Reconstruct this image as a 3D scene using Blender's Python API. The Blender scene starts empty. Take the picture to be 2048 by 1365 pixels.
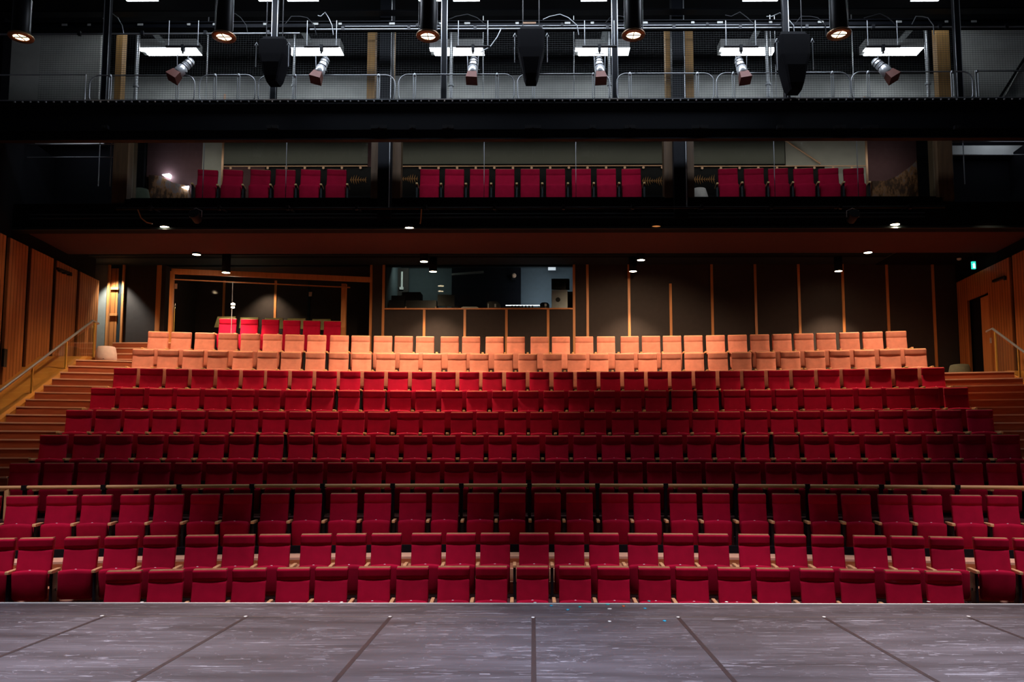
import bpy, math, random
from mathutils import Vector, Matrix
random.seed(7)
C = bpy.context.scene.collection
R_ = math.radians

# ------------------------------------------------------------------ camera
F, CX, CY, PITCH, YAW, H = 1600.0, 1055.0, 767.0, R_(4.95), R_(0.4), 1.62
cam_d = bpy.data.cameras.new('camera'); cam = bpy.data.objects.new('camera', cam_d); C.objects.link(cam)
cam.location = (0, 0, H); cam.rotation_euler = (R_(90) + PITCH, 0, YAW)
cam_d.sensor_width = 36.0; cam_d.lens = 36.0 * F / 2048.0
cam_d.shift_x = (1024.0 - CX) / 2048.0; cam_d.shift_y = (CY - 682.5) / 2048.0
cam_d.clip_start = 0.05; cam_d.clip_end = 200
bpy.context.scene.camera = cam

# ------------------------------------------------------------------ world, exposure, big lights
vs = bpy.context.scene.view_settings
vs.view_transform = 'Standard'; vs.look = 'None'; vs.gamma = 1.0; vs.use_curve_mapping = False
vs.exposure = 0.0
w = bpy.data.worlds.new('world'); bpy.context.scene.world = w; w.use_nodes = True
w.node_tree.nodes['Background'].inputs[0].default_value = (0.55, 0.6, 0.75, 1)
w.node_tree.nodes['Background'].inputs[1].default_value = 0.012

def light(name, kind, loc, energy, col, aim=None, size=0.3, spot=None, blend=0.5, parent=None, size_y=None):
    d = bpy.data.lights.new(name, kind); d.energy = energy; d.color = col
    if kind == 'AREA':
        d.size = size
        if size_y: d.shape = 'RECTANGLE'; d.size_y = size_y
    else: d.shadow_soft_size = size
    if kind == 'SPOT': d.spot_size = R_(spot); d.spot_blend = blend
    o = bpy.data.objects.new(name, d); C.objects.link(o); o.location = loc
    if aim is not None:
        o.rotation_euler = (Vector(aim) - Vector(loc)).to_track_quat('-Z', 'Y').to_euler()
    if parent: o.parent = parent
    return o
WARM = (1.0, 0.66, 0.42); WARM2 = (1.0, 0.72, 0.50); COOL = (0.78, 0.86, 1.0)
# unseen spots added above stage and front rows to light seats and boards
for x in (-7.6, -2.6, 2.6, 7.6):
    light('unseen_stage_light', 'SPOT', (x * 0.95, 9.5, 9.4), 3600, (1.0, 0.84, 1.0), aim=(x, 11.35, -0.6), size=0.35, spot=40, blend=1.0)
for x in (-5.4, -1.8, 1.8, 5.4):
    light('unseen_stage_light', 'SPOT', (x, 4.8, 8.0), 3700, (0.80, 0.83, 1.0), aim=(x, 6.2, 0), size=0.5, spot=50, blend=1.0)
for x in (-2.9, 3.4):
    light('unseen_stage_light', 'SPOT', (x, 10.2, 8.6), 2200, WARM2, aim=(x, 7.9, 0), size=0.15, spot=40, blend=1.0)

# ------------------------------------------------------------------ materials
def nt(name):
    m = bpy.data.materials.new(name); m.use_nodes = True
    n = m.node_tree.nodes; l = m.node_tree.links
    return m, n, l, n['Principled BSDF']
def setp(b, **k):
    for key, v in k.items():
        b.inputs[key.replace('_', ' ')].default_value = v
def simple(name, col, rough=0.6, metal=0.0, var=0.15, scale=8.0, bump=0.0, spec=0.5):
    m, n, l, b = nt(name)
    setp(b, Roughness=rough, Metallic=metal); b.inputs['Specular IOR Level'].default_value = spec
    tc = n.new('ShaderNodeTexCoord'); no = n.new('ShaderNodeTexNoise'); no.inputs['Scale'].default_value = scale
    no.inputs['Detail'].default_value = 4
    l.new(tc.outputs['Object'], no.inputs['Vector'])
    mx = n.new('ShaderNodeMix'); mx.data_type = 'RGBA'
    mx.inputs[6].default_value = tuple(c * (1 - var) for c in col) + (1,)
    mx.inputs[7].default_value = tuple(min(1, c * (1 + var)) for c in col) + (1,)
    l.new(no.outputs['Fac'], mx.inputs[0]); l.new(mx.outputs[2], b.inputs['Base Color'])
    if bump:
        bp = n.new('ShaderNodeBump'); bp.inputs['Strength'].default_value = bump; bp.inputs['Distance'].default_value = 0.01
        l.new(no.outputs['Fac'], bp.inputs['Height']); l.new(bp.outputs['Normal'], b.inputs['Normal'])
    return m
def fabric(name, col, sheen=0.3):
    m, n, l, b = nt(name)
    setp(b, Roughness=0.9); b.inputs['Specular IOR Level'].default_value = 0.15
    b.inputs['Sheen Weight'].default_value = sheen; b.inputs['Sheen Roughness'].default_value = 0.4
    b.inputs['Sheen Tint'].default_value = tuple(min(1, c * 1.6 + 0.02) for c in col) + (1,)
    tc = n.new('ShaderNodeTexCoord'); oi = n.new('ShaderNodeObjectInfo')
    no = n.new('ShaderNodeTexNoise'); no.inputs['Scale'].default_value = 9; no.inputs['Detail'].default_value = 6
    ad = n.new('ShaderNodeVectorMath'); ad.operation = 'ADD'
    l.new(tc.outputs['Object'], ad.inputs[0]); l.new(oi.outputs['Random'], ad.inputs[1]); l.new(ad.outputs[0], no.inputs['Vector'])
    fi = n.new('ShaderNodeTexNoise'); fi.inputs['Scale'].default_value = 260; l.new(tc.outputs['Object'], fi.inputs['Vector'])
    mx = n.new('ShaderNodeMix'); mx.data_type = 'RGBA'
    mx.inputs[6].default_value = tuple(c * 0.78 for c in col) + (1,)
    mx.inputs[7].default_value = tuple(min(1, c * 1.22) for c in col) + (1,)
    l.new(no.outputs['Fac'], mx.inputs[0])
    hs = n.new('ShaderNodeHueSaturation'); mr = n.new('ShaderNodeMapRange')
    mr.inputs[3].default_value = 0.86; mr.inputs[4].default_value = 1.14
    l.new(oi.outputs['Random'], mr.inputs[0]); l.new(mr.outputs[0], hs.inputs['Value'])
    l.new(mx.outputs[2], hs.inputs['Color']); l.new(hs.outputs[0], b.inputs['Base Color'])
    bp = n.new('ShaderNodeBump'); bp.inputs['Strength'].default_value = 0.25; bp.inputs['Distance'].default_value = 0.003
    l.new(fi.outputs['Fac'], bp.inputs['Height']); l.new(bp.outputs['Normal'], b.inputs['Normal'])
    return m
def wood(name, c1, c2, rough=0.45, sc=(1, 1, 14), groove=0.0):
    m, n, l, b = nt(name)
    setp(b, Roughness=rough); b.inputs['Specular IOR Level'].default_value = 0.35
    tc = n.new('ShaderNodeTexCoord'); mp = n.new('ShaderNodeMapping'); l.new(tc.outputs['Object'], mp.inputs[0])
    mp.inputs['Scale'].default_value = sc
    no = n.new('ShaderNodeTexNoise'); no.inputs['Scale'].default_value = 3.0; no.inputs['Detail'].default_value = 6
    l.new(mp.outputs[0], no.inputs['Vector'])
    cr = n.new('ShaderNodeValToRGB'); cr.color_ramp.elements[0].position = 0.3; cr.color_ramp.elements[1].position = 0.7
    cr.color_ramp.elements[0].color = c1 + (1,); cr.color_ramp.elements[1].color = c2 + (1,)
    l.new(no.outputs['Fac'], cr.inputs[0]); out = cr.outputs[0]
    if groove:
        sx = n.new('ShaderNodeSeparateXYZ'); l.new(tc.outputs['Object'], sx.inputs[0])
        mu = n.new('ShaderNodeMath'); mu.operation = 'MULTIPLY'; mu.inputs[1].default_value = 1 / groove; l.new(sx.outputs[0], mu.inputs[0])
        fr = n.new('ShaderNodeMath'); fr.operation = 'FRACT'; l.new(mu.outputs[0], fr.inputs[0])
        r2 = n.new('ShaderNodeValToRGB'); r2.color_ramp.elements[0].position = 0.0; r2.color_ramp.elements[1].position = 0.28
        r2.color_ramp.elements[0].color = (0.25, 0.25, 0.25, 1); r2.color_ramp.elements[1].color = (1, 1, 1, 1)
        l.new(fr.outputs[0], r2.inputs[0])
        mm = n.new('ShaderNodeMix'); mm.data_type = 'RGBA'; mm.blend_type = 'MULTIPLY'; mm.inputs[0].default_value = 1
        l.new(out, mm.inputs[6]); l.new(r2.outputs[0], mm.inputs[7]); out = mm.outputs[2]
        bp = n.new('ShaderNodeBump'); bp.inputs['Strength'].default_value = 0.6; bp.inputs['Distance'].default_value = 0.012
        l.new(r2.outputs[0], bp.inputs['Height']); l.new(bp.outputs['Normal'], b.inputs['Normal'])
    l.new(out, b.inputs['Base Color'])
    return m
def emit(name, col, s):
    m = bpy.data.materials.new(name); m.use_nodes = True; n = m.node_tree.nodes; n.clear()
    e = n.new('ShaderNodeEmission'); e.inputs[0].default_value = col + (1,); e.inputs[1].default_value = s
    o = n.new('ShaderNodeOutputMaterial'); m.node_tree.links.new(e.outputs[0], o.inputs[0]); return m
def glass_mat(name, tint=(1, 1, 1), refl=0.05, k=0.5):
    m = bpy.data.materials.new(name); m.use_nodes = True; n = m.node_tree.nodes; n.clear(); l = m.node_tree.links
    t = n.new('ShaderNodeBsdfTransparent'); t.inputs[0].default_value = tint + (1,)
    g = n.new('ShaderNodeBsdfGlossy'); g.inputs['Roughness'].default_value = 0.02
    fr = n.new('ShaderNodeLayerWeight'); fr.inputs[0].default_value = 0.12
    mx = n.new('ShaderNodeMixShader'); o = n.new('ShaderNodeOutputMaterial')
    mr = n.new('ShaderNodeMath'); mr.operation = 'MULTIPLY_ADD'; mr.inputs[1].default_value = k; mr.inputs[2].default_value = refl
    l.new(fr.outputs['Fresnel'], mr.inputs[0]); l.new(mr.outputs[0], mx.inputs[0])
    l.new(t.outputs[0], mx.inputs[1]); l.new(g.outputs[0], mx.inputs[2]); l.new(mx.outputs[0], o.inputs[0]); return m

M = {}
M['crimson'] = fabric('crimson_fabric', (0.40, 0.003, 0.031), 0.04)
M['salmon'] = fabric('salmon_fabric', (0.72, 0.28, 0.195), 0.05)
M['shell'] = wood('shell_veneer', (0.42, 0.20, 0.09), (0.55, 0.28, 0.13), 0.4, (6, 6, 1))
M['arm_wood'] = wood('armrest_beech', (0.74, 0.42, 0.18), (0.86, 0.52, 0.24), 0.35, (6, 1, 6))
M['black_metal'] = simple('black_powder_coat', (0.012, 0.013, 0.016), 0.45, 0.3)
M['dark_steel'] = simple('dark_painted_steel', (0.005, 0.006, 0.009), 0.55, 0.0, spec=0.15)
M['matte_black'] = simple('matte_black_paint', (0.006, 0.006, 0.008), 0.9, spec=0.1)
M['tag'] = simple('white_tag', (0.8, 0.8, 0.8), 0.4)
M['timber'] = wood('timber_slat_lining', (0.34, 0.115, 0.03), (0.50, 0.19, 0.05), 0.5, (3, 3, 0.4), 0.13)
M['ply'] = wood('smooth_timber_lining', (0.40, 0.17, 0.03), (0.50, 0.22, 0.04), 0.4, (2, 0.6, 2))
M['batten'] = wood('timber_batten', (0.50, 0.20, 0.06), (0.62, 0.27, 0.09), 0.45, (8, 8, 0.6))
M['tread'] = wood('stair_timber', (0.30, 0.075, 0.030), (0.40, 0.11, 0.042), 0.5, (0.6, 3, 8))
M['nosing'] = simple('pale_nosing', (0.72, 0.45, 0.30), 0.4)
M['plank'] = wood('pale_floor_planks', (0.74, 0.40, 0.22), (0.92, 0.58, 0.38), 0.4, (0.5, 4, 22))
M['tier'] = simple('dark_carpet', (0.055, 0.012, 0.012), 0.95)
M['soffit'] = simple('brown_black_soffit', (0.015, 0.026, 0.032), 0.7, spec=0.2)
M['panel'] = simple('black_acoustic_fabric', (0.042, 0.036, 0.034), 0.9, spec=0.15)
M['greypanel'] = simple('grey_wall_paint', (0.19, 0.20, 0.185), 0.8)
M['brass'] = wood('rail_oak', (0.78, 0.44, 0.17), (0.88, 0.54, 0.24), 0.3, (0.6, 6, 6))
M['gold'] = simple('brass_post', (0.62, 0.38, 0.08), 0.35, 0.5)
M['steel'] = simple('galvanised_tube', (0.42, 0.44, 0.46), 0.32, 0.7)
M['wire'] = simple('dull_wire', (0.05, 0.055, 0.055), 0.6, 0.2)
M['chrome'] = simple('polished_aluminium', (0.80, 0.82, 0.84), 0.3, 0.6)
M['pouf_white'] = fabric('pale_grey_shell', (0.62, 0.50, 0.44), 0.05)
M['pouf_green'] = fabric('grey_green_felt', (0.10, 0.11, 0.075), 0.05)
M['pale_green'] = fabric('pale_green_reflection', (0.48, 0.46, 0.22), 0.05)
M['concrete'] = simple('grey_concrete_block', (0.50, 0.51, 0.48), 0.85, var=0.2, scale=3)
M['mauve'] = simple('mauve_wall', (0.17, 0.085, 0.10), 0.8)
M['blind'] = simple('grey_green_blind', (0.17, 0.185, 0.165), 0.85, var=0.08, scale=1.5)
M['barn'] = simple('red_brown_barn_door', (0.16, 0.05, 0.035), 0.5, 0.2)
M['copper'] = simple('copper_flange', (0.50, 0.28, 0.13), 0.3, 0.6)
M['ochre'] = wood('ochre_reveal', (0.30, 0.16, 0.05), (0.42, 0.24, 0.08), 0.6, (5, 5, 0.5))
M['ochre_shaded'] = wood('ochre_reveal_shaded', (0.07, 0.04, 0.02), (0.11, 0.065, 0.03), 0.6, (5, 5, 0.5))  # ochre lining with its colour darkened for the dim gallery level
M['booth'] = simple('blue_grey_booth_wall', (0.07, 0.09, 0.10), 0.8)
M['plastic'] = simple('black_plastic', (0.010, 0.010, 0.012), 0.3)
M['white'] = simple('white_plastic', (0.75, 0.75, 0.72), 0.5)
M['lamp_on'] = emit('warm_lamp_lens', (1.0, 0.80, 0.52), 26)
M['lamp_big'] = emit('house_light_lens', (1.0, 0.74, 0.50), 9)
M['tube_on'] = emit('fluorescent_diffuser', (0.86, 0.93, 1.0), 14)
M['lamp_dim'] = emit('dim_orange_lens', (1.0, 0.35, 0.1), 0.5)
M['exit'] = emit('exit_sign_green', (0.02, 0.55, 0.42), 1.6)
M['exit_w'] = emit('exit_sign_white', (0.6, 1.0, 0.9), 2.0)
M['strip'] = emit('desk_light_strip', (0.85, 0.95, 1.0), 2.2)
M['glass'] = glass_mat('clear_glass', (0.93, 0.96, 0.95), 0.015)
M['glass_soft'] = glass_mat('anti_glare_glass', (0.95, 0.96, 0.95), 0.0, 0.06)
M['blue_tape'] = simple('blue_tape', (0.01, 0.38, 0.62), 0.5)
M['teal_tape'] = simple('teal_tape', (0.01, 0.45, 0.45), 0.5)
M['orange_tape'] = simple('orange_tape', (0.75, 0.10, 0.02), 0.5)
M['foil'] = simple('white_tape', (0.80, 0.78, 0.76), 0.4)

def stage_mat():
    m, n, l, b = nt('scuffed_stage_vinyl')
    tc = n.new('ShaderNodeTexCoord')
    mp = n.new('ShaderNodeMapping'); l.new(tc.outputs['Object'], mp.inputs[0]); mp.inputs['Scale'].default_value = (0.45, 3.0, 1)
    big = n.new('ShaderNodeTexNoise'); big.inputs['Scale'].default_value = 1.3; big.inputs['Detail'].default_value = 8
    l.new(mp.outputs[0], big.inputs['Vector'])
    cr = n.new('ShaderNodeValToRGB'); cr.color_ramp.elements[0].position = 0.32; cr.color_ramp.elements[1].position = 0.72
    cr.color_ramp.elements[0].color = (0.062, 0.052, 0.056, 1); cr.color_ramp.elements[1].color = (0.125, 0.110, 0.122, 1)
    l.new(big.outputs['Fac'], cr.inputs[0]); col = cr.outputs[0]
    for i, (sx, sy, rot, sc, th, wt) in enumerate(((0.16, 3.2, 0.06, 3.0, 0.0045, 0.7), (0.14, 2.8, -0.10, 4.2, 0.004, 0.55), (0.5, 1.2, 0.5, 5.0, 0.0022, 0.5), (0.12, 5.5, 0.02, 2.6, 0.0045, 0.65))):
        mq = n.new('ShaderNodeMapping'); l.new(tc.outputs['Object'], mq.inputs[0]); mq.inputs['Scale'].default_value = (sx, sy, 1)
        mq.inputs['Rotation'].default_value = (0, 0, rot); mq.inputs['Location'].default_value = (i * 7.3, i * 3.1, i)
        q = n.new('ShaderNodeTexNoise'); q.inputs['Scale'].default_value = sc; q.inputs['Detail'].default_value = 2; l.new(mq.outputs[0], q.inputs['Vector'])
        s = n.new('ShaderNodeMath'); s.operation = 'SUBTRACT'; s.inputs[1].default_value = 0.5; l.new(q.outputs['Fac'], s.inputs[0])
        a = n.new('ShaderNodeMath'); a.operation = 'ABSOLUTE'; l.new(s.outputs[0], a.inputs[0])
        lt = n.new('ShaderNodeMath'); lt.operation = 'LESS_THAN'; lt.inputs[1].default_value = th; l.new(a.outputs[0], lt.inputs[0])
        k = n.new('ShaderNodeTexNoise'); k.inputs['Scale'].default_value = 1.6 + i * 0.4; k.inputs['Detail'].default_value = 3; l.new(tc.outputs['Object'], k.inputs['Vector'])
        g = n.new('ShaderNodeMath'); g.operation = 'GREATER_THAN'; g.inputs[1].default_value = 0.52; l.new(k.outputs['Fac'], g.inputs[0])
        mu = n.new('ShaderNodeMath'); mu.operation = 'MULTIPLY'; l.new(lt.outputs[0], mu.inputs[0]); l.new(g.outputs[0], mu.inputs[1])
        m2 = n.new('ShaderNodeMath'); m2.operation = 'MULTIPLY'; m2.inputs[1].default_value = wt; l.new(mu.outputs[0], m2.inputs[0])
        mx = n.new('ShaderNodeMix'); mx.data_type = 'RGBA'; l.new(m2.outputs[0], mx.inputs[0]); l.new(col, mx.inputs[6])
        mx.inputs[7].default_value = (0.42, 0.40, 0.45, 1); col = mx.outputs[2]
    l.new(col, b.inputs['Base Color']); setp(b, Roughness=0.42); b.inputs['Specular IOR Level'].default_value = 0.35
    return m
M['stage'] = stage_mat()

def mural(name, ramp, sc=(1, 1, 1), scale=6.0):
    m, n, l, b = nt(name)
    tc = n.new('ShaderNodeTexCoord'); mp = n.new('ShaderNodeMapping'); mp.inputs['Scale'].default_value = sc
    l.new(tc.outputs['Object'], mp.inputs[0])
    no = n.new('ShaderNodeTexNoise'); no.inputs['Scale'].default_value = scale; no.inputs['Detail'].default_value = 10; no.inputs['Roughness'].default_value = 0.7
    l.new(mp.outputs[0], no.inputs['Vector'])
    cr = n.new('ShaderNodeValToRGB')
    e = cr.color_ramp.elements; e[0].position, e[0].color = ramp[0][0], ramp[0][1] + (1,); e[1].position, e[1].color = ramp[-1][0], ramp[-1][1] + (1,)
    for p, c in ramp[1:-1]:
        x = e.new(p); x.color = c + (1,)
    l.new(no.outputs['Fac'], cr.inputs[0]); l.new(cr.outputs[0], b.inputs['Base Color']); setp(b, Roughness=0.7); return m
M['rock'] = mural('rocky_mural', [(0.3, (0.03, 0.02, 0.02)), (0.45, (0.10, 0.05, 0.03)), (0.52, (0.40, 0.20, 0.09)), (0.6, (0.25, 0.22, 0.27)), (0.7, (0.5, 0.38, 0.25))], (1, 1, 0.5), 4)
M['fern'] = simple('fern_orange', (0.34, 0.17, 0.06), 0.7)

# ------------------------------------------------------------------ mesh builder
class MB:
    def __init__(s): s.v = []; s.f = []; s.sm = []
    def add(s, vs_, fs, smooth=False):
        o = len(s.v); s.v += [tuple(p) for p in vs_]; s.f += [tuple(i + o for i in f) for f in fs]; s.sm += [smooth] * len(fs); return s
    def box(s, x0, x1, y0, y1, z0, z1, rot=None, piv=None):
        p = [(x, y, z) for z in (z0, z1) for x, y in ((x0, y0), (x1, y0), (x1, y1), (x0, y1))]
        if rot is not None:
            c = Vector(piv) if piv else Vector(((x0 + x1) / 2, (y0 + y1) / 2, (z0 + z1) / 2))
            p = [tuple(c + rot @ (Vector(q) - c)) for q in p]
        return s.add(p, [(3, 2, 1, 0), (4, 5, 6, 7), (0, 1, 5, 4), (1, 2, 6, 5), (2, 3, 7, 6), (3, 0, 4, 7)])
    def bar(s, a, b, wx, wz=None, up=(0, 0, 1)):
        a = Vector(a); b = Vector(b); d = (b - a).normalized(); u = Vector(up)
        if abs(d.dot(u)) > 0.98: u = Vector((0, 1, 0))
        r = d.cross(u).normalized(); u = r.cross(d); wz = wz or wx; r *= wx / 2; u *= wz / 2
        p = [q + i * r + j * u for q in (a, b) for i, j in ((-1, -1), (1, -1), (1, 1), (-1, 1))]
        return s.add(p, [(0, 1, 2, 3), (7, 6, 5, 4), (0, 4, 5, 1), (1, 5, 6, 2), (2, 6, 7, 3), (3, 7, 4, 0)])
    def rings(s, rs, cap=True, smooth=True, closed=False):
        n = len(rs[0]); vs_ = [p for r in rs for p in r]; fs = []
        m = len(rs)
        for i in range(m if closed else m - 1):
            for j in range(n):
                a, b = i * n + j, i * n + (j + 1) % n; c, d = ((i + 1) % m) * n + (j + 1) % n, ((i + 1) % m) * n + j
                fs.append((a, b, c, d))
        s.add(vs_, fs, smooth)
        if cap and not closed:
            s.add(rs[0], [tuple(reversed(range(n)))]); s.add(rs[-1], [tuple(range(n))])
        return s
    def tube(s, pts, r, n=8, closed=False):
        pts = [Vector(p) for p in pts]; rs = []; m = len(pts); u = None
        for i, p in enumerate(pts):
            if closed: d = (pts[(i + 1) % m] - pts[i - 1]).normalized()
            else: d = (pts[min(i + 1, m - 1)] - pts[max(i - 1, 0)]).normalized()
            if u is None:
                u = Vector((0, 0, 1)) if abs(d.z) < 0.9 else Vector((0, 1, 0))
            x = d.cross(u).normalized(); u = x.cross(d).normalized()
            rr = r[i] if isinstance(r, (list, tuple)) else r
            rs.append([p + rr * (math.cos(t) * x + math.sin(t) * u) for t in [2 * math.pi * k / n for k in range(n)]])
        return s.rings(rs, closed=closed)
    def lathe(s, prof, c=(0, 0, 0), n=20, mat=None, cap=True):
        c = Vector(c); rs = []
        for r, z in prof:
            q = [Vector((r * math.cos(2 * math.pi * k / n), r * math.sin(2 * math.pi * k / n), z)) for k in range(n)]
            rs.append([c + (mat @ p if mat else p) for p in q])
        return s.rings(rs, cap=cap)
    def prism(s, poly, a, b):          # poly in any plane given as 3-D points; extruded from a offset to b offset vectors
        a = Vector(a); b = Vector(b); P = [Vector(p) for p in poly]
        return s.rings([[p + a for p in P], [p + b for p in P]], smooth=False)
    def mesh(s, name, mat):
        me = bpy.data.meshes.new(name); me.from_pydata(s.v, [], s.f); me.materials.append(mat)
        me.polygons.foreach_set('use_smooth', s.sm); me.update()
        import bmesh
        bm = bmesh.new(); bm.from_mesh(me); bmesh.ops.recalc_face_normals(bm, faces=bm.faces); bm.to_mesh(me); bm.free()
        return me
    def build(s, name, mat, parent=None):
        o = bpy.data.objects.new(name, s.mesh(name, mat)); C.objects.link(o)
        if parent: o.parent = parent
        return o
def tag(o, label=None, cat=None, group=None, kind=None):
    for k, v in (('label', label), ('category', cat), ('group', group), ('kind', kind)):
        if v: o[k] = v
    return o
def struct(o): o['kind'] = 'structure'; return o
def thing(name, loc, label, cat, group=None, rz=0.0):
    o = bpy.data.objects.new(name, None); C.objects.link(o); o.location = loc; o.rotation_euler = (0, 0, rz); o.empty_display_size = 0.1
    return tag(o, label, cat, group)
def copy_tree(o, parent=None):
    c = o.copy(); C.objects.link(c)
    if parent is not None: c.parent = parent
    for ch in list(o.children): copy_tree(ch, c)
    return c
def box(name, x0, x1, y0, y1, z0, z1, mat, parent=None): return MB().box(x0, x1, y0, y1, z0, z1).build(name, mat, parent)

cp, sp, cy_, sy_ = math.cos(PITCH), math.sin(PITCH), math.cos(YAW), math.sin(YAW)
FWD = Vector((-sy_ * cp, cy_ * cp, sp)); RGT = Vector((cy_, sy_, 0)); UPV = RGT.cross(FWD)
def at(px, py, Y):
    """survey helper: where the sight line through photo point (px, py) meets the vertical plane at distance Y"""
    r = FWD + RGT * ((px - CX) / F) + UPV * ((CY - py) / F)
    return r * (Y / r.y) + Vector((0, 0, H))
ONES = ['', 'first', 'second', 'third', 'fourth', 'fifth', 'sixth', 'seventh', 'eighth', 'ninth', 'tenth', 'eleventh', 'twelfth', 'thirteenth', 'fourteenth', 'fifteenth', 'sixteenth', 'seventeenth', 'eighteenth', 'nineteenth']
def ordw(n):
    if n < 20: return ONES[n]
    t = {2: 'twent', 3: 'thirt'}[n // 10]
    return t + 'ieth' if n % 10 == 0 else t + 'y-' + ONES[n % 10]

# ------------------------------------------------------------------ tiers of the house
RC = 24.0                                   # centre of the seat arcs lies this far behind the camera
ROWS = {
    1: (11.75, -0.011, [-5.693,-5.138,-4.554,-4.015,-3.408,-2.875,-2.271,-1.728,-1.139,-0.598,-0.01,0.599,1.149,1.731,2.263,2.856,3.394,3.998,4.539,5.138,5.671]),
    2: (12.55, 0.382, [-7.798,-7.284,-6.675,-6.129,-5.589,-4.995,-4.456,-3.93,-3.312,-2.785,-2.25,-1.638,-1.11,-0.583,0.013,0.555,1.088,1.68,2.223,2.75,3.359,3.895,4.439,5.045,5.573,6.112,6.714,7.25]),
    3: (14.05, 0.922, [-8.921,-8.375,-7.786,-7.255,-6.664,-6.132,-5.557,-5.027,-4.411,-3.859,-3.254,-2.681,-2.079,-1.52,-0.909,-0.361,0.249,0.802,1.414,1.962,2.58,3.138,3.744,4.311,4.908,5.443,6.029,6.557,7.161,7.701]),
    4: (15.1, 1.438, [-8.978,-8.437,-7.891,-7.355,-6.819,-6.278,-5.736,-5.197,-4.661,-4.121,-3.58,-3.047,-2.51,-1.965,-1.425,-0.887,-0.361,0.195,0.727,1.271,1.809,2.349,2.888,3.428,3.955,4.507,5.045,5.589,6.119,6.67,7.213,7.744,8.282,8.827]),
    5: (15.957, 1.953, [-9.01,-8.441,-7.888,-7.329,-6.775,-6.213,-5.657,-5.109,-4.546,-3.991,-3.438,-2.876,-2.322,-1.764,-1.208,-0.654,-0.096,0.469,1.025,1.584,2.154,2.71,3.259,3.815,4.362,4.926,5.484,6.046,6.598,7.159,7.711,8.264,8.833]),
    6: (16.814, 2.464, [-9.053,-8.519,-7.988,-7.463,-6.926,-6.401,-5.874,-5.336,-4.81,-4.269,-3.736,-3.214,-2.608,-2.073,-1.49,-0.956,-0.368,0.169,0.757,1.295,1.873,2.424,3.006,3.534,4.05,4.589,5.113,5.642,6.163,6.69,7.224,7.766,8.298,8.861]),
    7: (17.671, 2.973, [-9.066,-8.505,-7.936,-7.382,-6.823,-6.269,-5.712,-5.152,-4.594,-4.03,-3.478,-2.914,-2.357,-1.788,-1.237,-0.674,-0.107,0.458,1.01,1.575,2.151,2.692,3.263,3.818,4.383,4.935,5.48,6.065,6.619,7.187,7.749,8.313,8.871]),
    8: (18.528, 3.482, [-9.068,-8.532,-7.993,-7.451,-6.905,-6.358,-5.829,-5.284,-4.74,-4.206,-3.665,-3.119,-2.571,-2.023,-1.478,-0.944,-0.397,0.146,0.703,1.242,1.786,2.333,2.876,3.417,3.956,4.503,5.039,5.586,6.13,6.672,7.212,7.76,8.305,8.851]),
    9: (19.385, 4.009, [-9.11,-8.57,-8.017,-7.468,-6.901,-6.339,-5.797,-5.229,-4.678,-4.135,-3.563,-3.004,-2.45,-1.845,-1.308,-0.717,-0.129,0.467,1.063,1.598,2.215,2.767,3.338,3.883,4.443,4.993,5.555,6.118,6.68,7.235,7.787,8.347,8.901]),
    10: (20.242, 4.552, [-9.187,-8.659,-8.113,-7.566,-7.037,-6.508,-5.974,-5.435,-4.88,-4.352,-3.796,-3.276,-2.738,-2.116,-1.572,-0.976,-0.435,0.165,0.708,1.299,1.85,2.448,2.986,3.513,4.041,4.588,5.125,5.668,6.202,6.725,7.25,7.797,8.334,8.871]),
}

BACK = 0.95                                 # height of a seat back
FL = {k: ROWS[k][1] - BACK for k in ROWS}
FRONT = {k: ROWS[k][0] - 0.74 for k in ROWS}; FRONT[3] = 12.92; FRONT[1] = 8.8; FRONT[2] = 11.93
XL, XR = -9.42, 9.14
WALLY = 22.8
def arc(Y0, x): R0 = Y0 + RC; return -RC + math.sqrt(R0 * R0 - x * x)
def tier(name, Yf, Yb, x0, x1, zt, zb, mat, n=28, straight_back=False, straight_front=False):
    m = MB(); rs = []
    for i in range(n + 1):
        x = x0 + (x1 - x0) * i / n
        yf = Yf if straight_front else arc(Yf, x)
        yb = Yb if straight_back else arc(Yb, x)
        rs.append([(x, yf, zb), (x, yf, zt), (x, yb, zt), (x, yb, zb)])
    m.rings(rs, smooth=False); return m.build(name, mat)
BASE = -1.3
struct(box('floor', -13, 13, 8.85, 13.4, -1.3, FL[1] - 0.002, M['tier']))
for k in range(2, 11):
    yb = FRONT[k + 1] if k < 10 else WALLY
    x0, x1 = (-12.2, 12.2) if k < 3 else ((-11.3, 11.3) if k == 3 else (XL, XR))
    struct(tier('floor', FRONT[k], yb + (0.05 if k < 10 else 0), x0, x1, FL[k], BASE if k < 4 else FL[k - 1] - 0.3, M['plank'] if k == 3 else M['tier'], straight_back=(k == 10)))
# pale edging of the third row platform
struct(tier('trim_1', FRONT[3] - 0.025, FRONT[3] + 0.005, -11.2, 11.2, FL[3] + 0.004, FL[3] - 0.03, M['nosing']))
for i_, (yf_, zz_) in enumerate(((12.66, 0.36), (12.79, 0.18))):
    struct(tier('trim_%d' % (4 + i_), yf_, FRONT[3] + 0.02, -11.2, 11.2, FL[3] - zz_, FL[3] - 0.9, M['plank']))
struct(tier('trim_6', 13.46, 13.56, -9.3, 8.7, FL[3] + 0.12, FL[3] - 0.05, M['matte_black']))  # black strip put in for the shade under the third row seats
STEP = (FL[10] - FL[4]) / 18.0
dY = 0.857 / 3
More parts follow.
